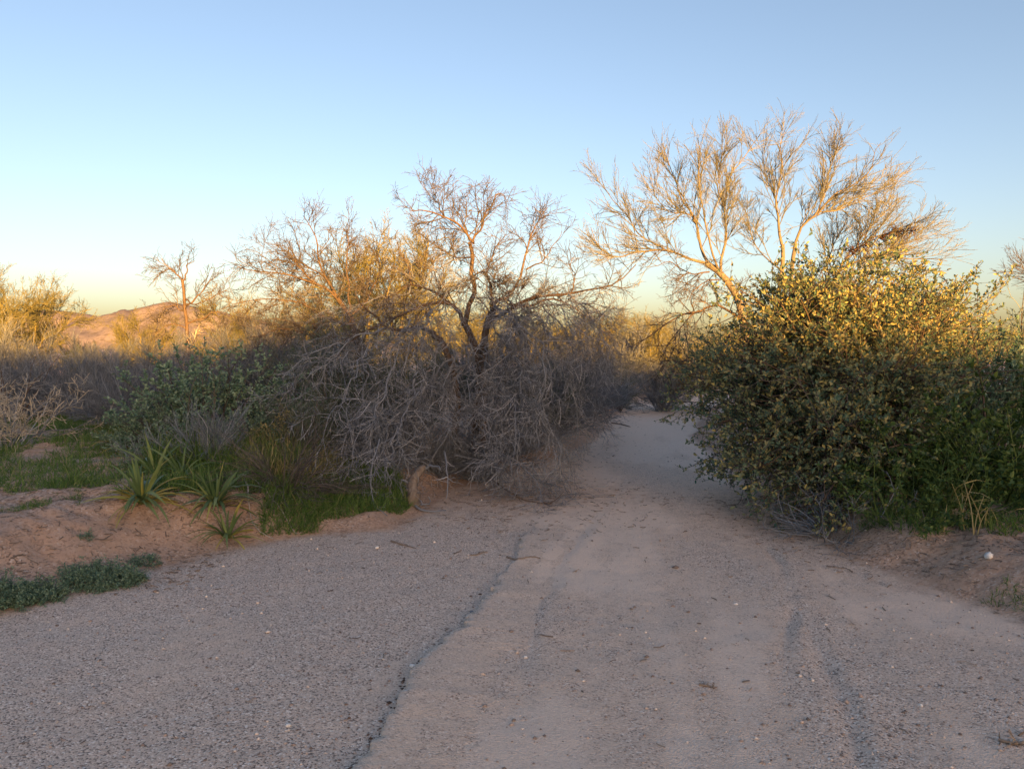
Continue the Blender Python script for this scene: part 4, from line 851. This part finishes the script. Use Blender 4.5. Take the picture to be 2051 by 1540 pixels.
def gravel_bits():
    rng = np.random.default_rng(151); n = 34000
    y = 1.6 + 11 * rng.random(n) ** 1.75; x = rng.uniform(-1, 1, n) * (.75 * y + .9)
    sd = sdist(x, y); keep = (sd < .9) & (fbm(x, y, .6, 61, 3) + rng.normal(0, .35, n) > -.1); x, y, sd = x[keep], y[keep], sd[keep]; n = len(x)
    s = np.exp(rng.normal(-5.55, .5, n)); z = ground_h(x, y)
    oc = np.array([[1, 0, 0], [0, 1, 0], [-1, 0, 0], [0, -1, 0], [0, 0, 1], [0, 0, -1]], float); fc = np.array([[0, 1, 4], [1, 2, 4], [2, 3, 4], [3, 0, 4], [1, 0, 5], [2, 1, 5], [3, 2, 5], [0, 3, 5]])
    V = oc[None] * rng.uniform(.6, 1.3, (n, 6, 1)) * np.array([1, 1, .65]); a = rng.uniform(0, 6.28, n); ca, sa = np.cos(a)[:, None], np.sin(a)[:, None]
    V = np.stack([V[..., 0] * ca - V[..., 1] * sa, V[..., 0] * sa + V[..., 1] * ca, V[..., 2]], -1) * s[:, None, None] + np.stack([x, y, z + s * .25], -1)[:, None]
    T = (np.arange(n) * 6)[:, None, None] + fc[None]
    o = link('gravel', make_mesh('gravel', V.reshape(-1, 3), None, T.reshape(-1, 3), mats=[M['pebble']]), kind='stuff'); o['label'] = 'loose gravel scattered over the sandy path'; o['category'] = 'gravel'
gravel_bits()
def clods():
    rng = np.random.default_rng(153); n = 420
    y = rng.uniform(1.6, 6.6, n); keep = (rng.random(n) < np.where(y < 4.3, 1, .15)); y = y[keep]; n = len(y)
    x = linex(SCARP, y) + .09 * vnoise(y * 0, y, .35, 31) + .06 * vnoise(y * 0, y, .11, 32) + rng.normal(-.012, .022, n) - (rng.random(n) < .25) * rng.exponential(.12, n)
    s_ = np.exp(rng.normal(-5.15, .45, n)); z = ground_h(x, y)
    oc = np.array([[1, 0, 0], [0, 1, 0], [-1, 0, 0], [0, -1, 0], [0, 0, 1], [0, 0, -1]], float); fc = np.array([[0, 1, 4], [1, 2, 4], [2, 3, 4], [3, 0, 4], [1, 0, 5], [2, 1, 5], [3, 2, 5], [0, 3, 5]])
    V = oc[None] * rng.uniform(.5, 1.4, (n, 6, 1)) * np.array([1, 1, .6]) * s_[:, None, None] + np.stack([x, y, z + s_ * .2], -1)[:, None]
    T = (np.arange(n) * 6)[:, None, None] + fc[None]
    o = link('soil_clods', make_mesh('soil_clods', V.reshape(-1, 3), None, T.reshape(-1, 3), mats=[M['clod']]), kind='stuff'); o['label'] = 'dark crumbs of damp soil along the crack in the sand'; o['category'] = 'soil'
clods()
def litter():
    rng = np.random.default_rng(152); n = 1100; YF = rng.uniform(10, 24, 500)
    x = np.concatenate([rng.normal(-.1, .9, n), rng.normal(2.7, .35, 900), rng.uniform(-4.5, -2.2, 1500), rng.uniform(2.9, 4.5, 900), rng.uniform(-2.5, 2.5, 160), 1.4 + .19 * (YF - 12.9) + rng.normal(0, .5, 500)])
    y = np.concatenate([rng.normal(7.9, .8, n), rng.normal(6.9, .8, 900), rng.uniform(5, 6.9, 1500), rng.uniform(4.9, 6.2, 900), rng.uniform(3, 7, 160), YF])
    n = len(x); B = np.stack([x, y, ground_h(x, y) + .006], 1); a = rng.uniform(0, 6.28, n); D = np.stack([np.cos(a), np.sin(a), rng.normal(0, .12, n)], 1); L = np.exp(rng.normal(-3.5, .6, n)); k = 3
    s = np.linspace(0, 1, k)[None, :, None]; P = B[:, None] + D[:, None] * L[:, None, None] * s + rng.normal(0, .05, (n, k, 3)) * L[:, None, None]; P = clampz(P, .004)
    v, q = tubes(P, np.full((n, k), 1) * rng.uniform(.0012, .004, (n, 1)), 3)
    o = link('dry_litter', make_mesh('dry_litter', v, q, mats=[M['litter']]), kind='stuff'); o['label'] = 'dry twig and leaf litter under the trees and on the banks'; o['category'] = 'litter'
litter()

# single stones and sticks that stand out on the sand
def stone(label, px, py, r, mat, seed, zs=.6, name='stone', cat='stone', h=0.):
    rng = np.random.default_rng(seed); b = np.array(on_ground(px, py))
    u = np.linspace(0, math.pi, 7); w = np.linspace(0, 2 * math.pi, 10, endpoint=False)
    V = np.array([[math.sin(a) * math.cos(c), math.sin(a) * math.sin(c) * .75, math.cos(a) * zs] for a in u for c in w]); V = V * (1 + .5 * fbm(V[:, 0] * 2 + seed, V[:, 1] * 2 + V[:, 2] * 3, 1.0, seed % 40, 3))[:, None]; V = V * r
    q = [(i * 10 + j, i * 10 + (j + 1) % 10, (i + 1) * 10 + (j + 1) % 10, (i + 1) * 10 + j) for i in range(6) for j in range(10)]
    o = thing(name, label, cat, (b[0], b[1], b[2] + r * zs * .5), data=make_mesh(name, V, q, mats=[M[mat]])); o.rotation_euler = (0, 0, seed * 1.3)
stone('white stone lying on the red right bank', 1980, 1118, .034, 'stone_w', 1, .8)
stone('white flat stone beside the dark crack in the sand', 826, 1336, .016, 'stone_w', 2)
stone('tan stone in the edge of the dark crack in the sand', 853, 1340, .014, 'stone_t', 3)
stone('bluish grey stone on the sand beyond the crack', 946, 1228, .019, 'stone_g', 4, .5)
stone('small white stone on the grey gravel at the lower left', 577, 1454, .013, 'stone_w', 5)
stone('small white stone on the lower right sand', 1845, 1415, .010, 'stone_w', 6)
stone('small white stone on the right sand near the ruts', 1474, 1210, .014, 'stone_w', 7, .4)
stone('small white stone near the left bank foot, under the drooping tree', 755, 1098, .018, 'stone_w', 8)
stone('small white stone on the middle of the sand right of the crack', 1052, 1318, .012, 'stone_w', 9)
stone('dark stone on the left sand below the red bank', 640, 1148, .016, 'stone_g', 10)
def stick(label, pts, r, seed, mat='litter', name='stick', lv=None):
    rng = np.random.default_rng(seed); p = []
    for px, py in pts:
        x, d, z = on_ground(px, py); p.append([x, d, z + r * .9])
    p = np.array(p); loc = p.mean(0); P = curve(p, 10, .003, rng); P[:, 2] = ground_h(P[:, 0], P[:, 1]) + r * .9; R = np.linspace(r, r * .5, 10)
    parts = [tubes(P, R, 5)]
    if lv:
        for a in grow(P, R, rng, lv): parts.append(tubes(clampz(a[0], .003), a[1], 3))
    v, q = join(parts[:1]); o = thing(name, label, 'stick', loc, data=make_mesh(name, v - loc[None], q, mats=[M[mat]], smooth=True))
    if len(parts) > 1:
        v, q = join(parts[1:]); part('twigs', v, q, M[mat], o, loc, kind='stuff')
stick('dark wavy stick lying across the sand in mid path', [(1015, 1117), (1040, 1121), (1060, 1117), (1082, 1119)], .008, 161)
stick('thin dark stick at the end of the grass under the mesquite', [(783, 1085), (800, 1090), (832, 1099)], .008, 162)
stick('small dark stick left of the wavy one on the sand', [(942, 1113), (953, 1112), (975, 1106)], .006, 163)
stick('dark tangled twig bundle on the sand at the lower middle right', [(1400, 1372), (1414, 1376), (1430, 1380)], .006, 164, lv=[dict(per_m=120, t0=0, t1=1, ang=70, L=.05, k=4, wig=.5, rmax=.003, rtip=.0015)])
stick('dark tangle of debris half cut by the lower right corner', [(2000, 1485), (2030, 1492), (2058, 1488)], .007, 165, lv=[dict(per_m=120, t0=0, t1=1, ang=75, L=.06, k=4, wig=.5, rmax=.004, rtip=.002)])
stick('thin stick lying on the far part of the path', [(1225, 848), (1245, 851), (1262, 856)], .016, 166)

# far brush that reads as one mass
def far_brush():
    rng = np.random.default_rng(171); parts = []; k = 0
    while k < 92:
        Yb = rng.uniform(28, 75); x = rng.uniform(-.8, .8) * Yb
        if sdist(np.array([x]), np.array([Yb]))[0] < 1.5: continue
        k += 1; pxx = 1025 + x / Yb * F; P, R = shrub_strands(rng, 14, rng.uniform(1.3, 2.5) * (.45 if 110 < pxx < 360 else 1), 30, 85, .02, .02, k=4, base=.3); p, r = spawn(P, R, rng, 9, .15, 1, 35, .7, k=2, wig=.15, rmax=.012, rtip=.007, up=.1); p2, r2 = spawn(p, r, rng, 4, .1, 1, 35, .35, k=2, rmax=.008, rtip=.006)
        off = np.array([x, Yb, gz(x, Yb)]); parts += [tubes(p + off, r, 3), tubes(p2 + off, r2, 3)]
    v, q = join(parts); o = link('distant_brush', make_mesh('distant_brush', v, q, mats=[M['twig_gold']]), kind='stuff'); o['label'] = 'far desert brush reading as one low mass below the horizon'; o['category'] = 'brush'
far_brush()

print('tris', sum(len(m.loops) - 2 * len(m.polygons) for m in bpy.data.meshes), 'leaves', nleaf, 'objs', len(bpy.data.objects))
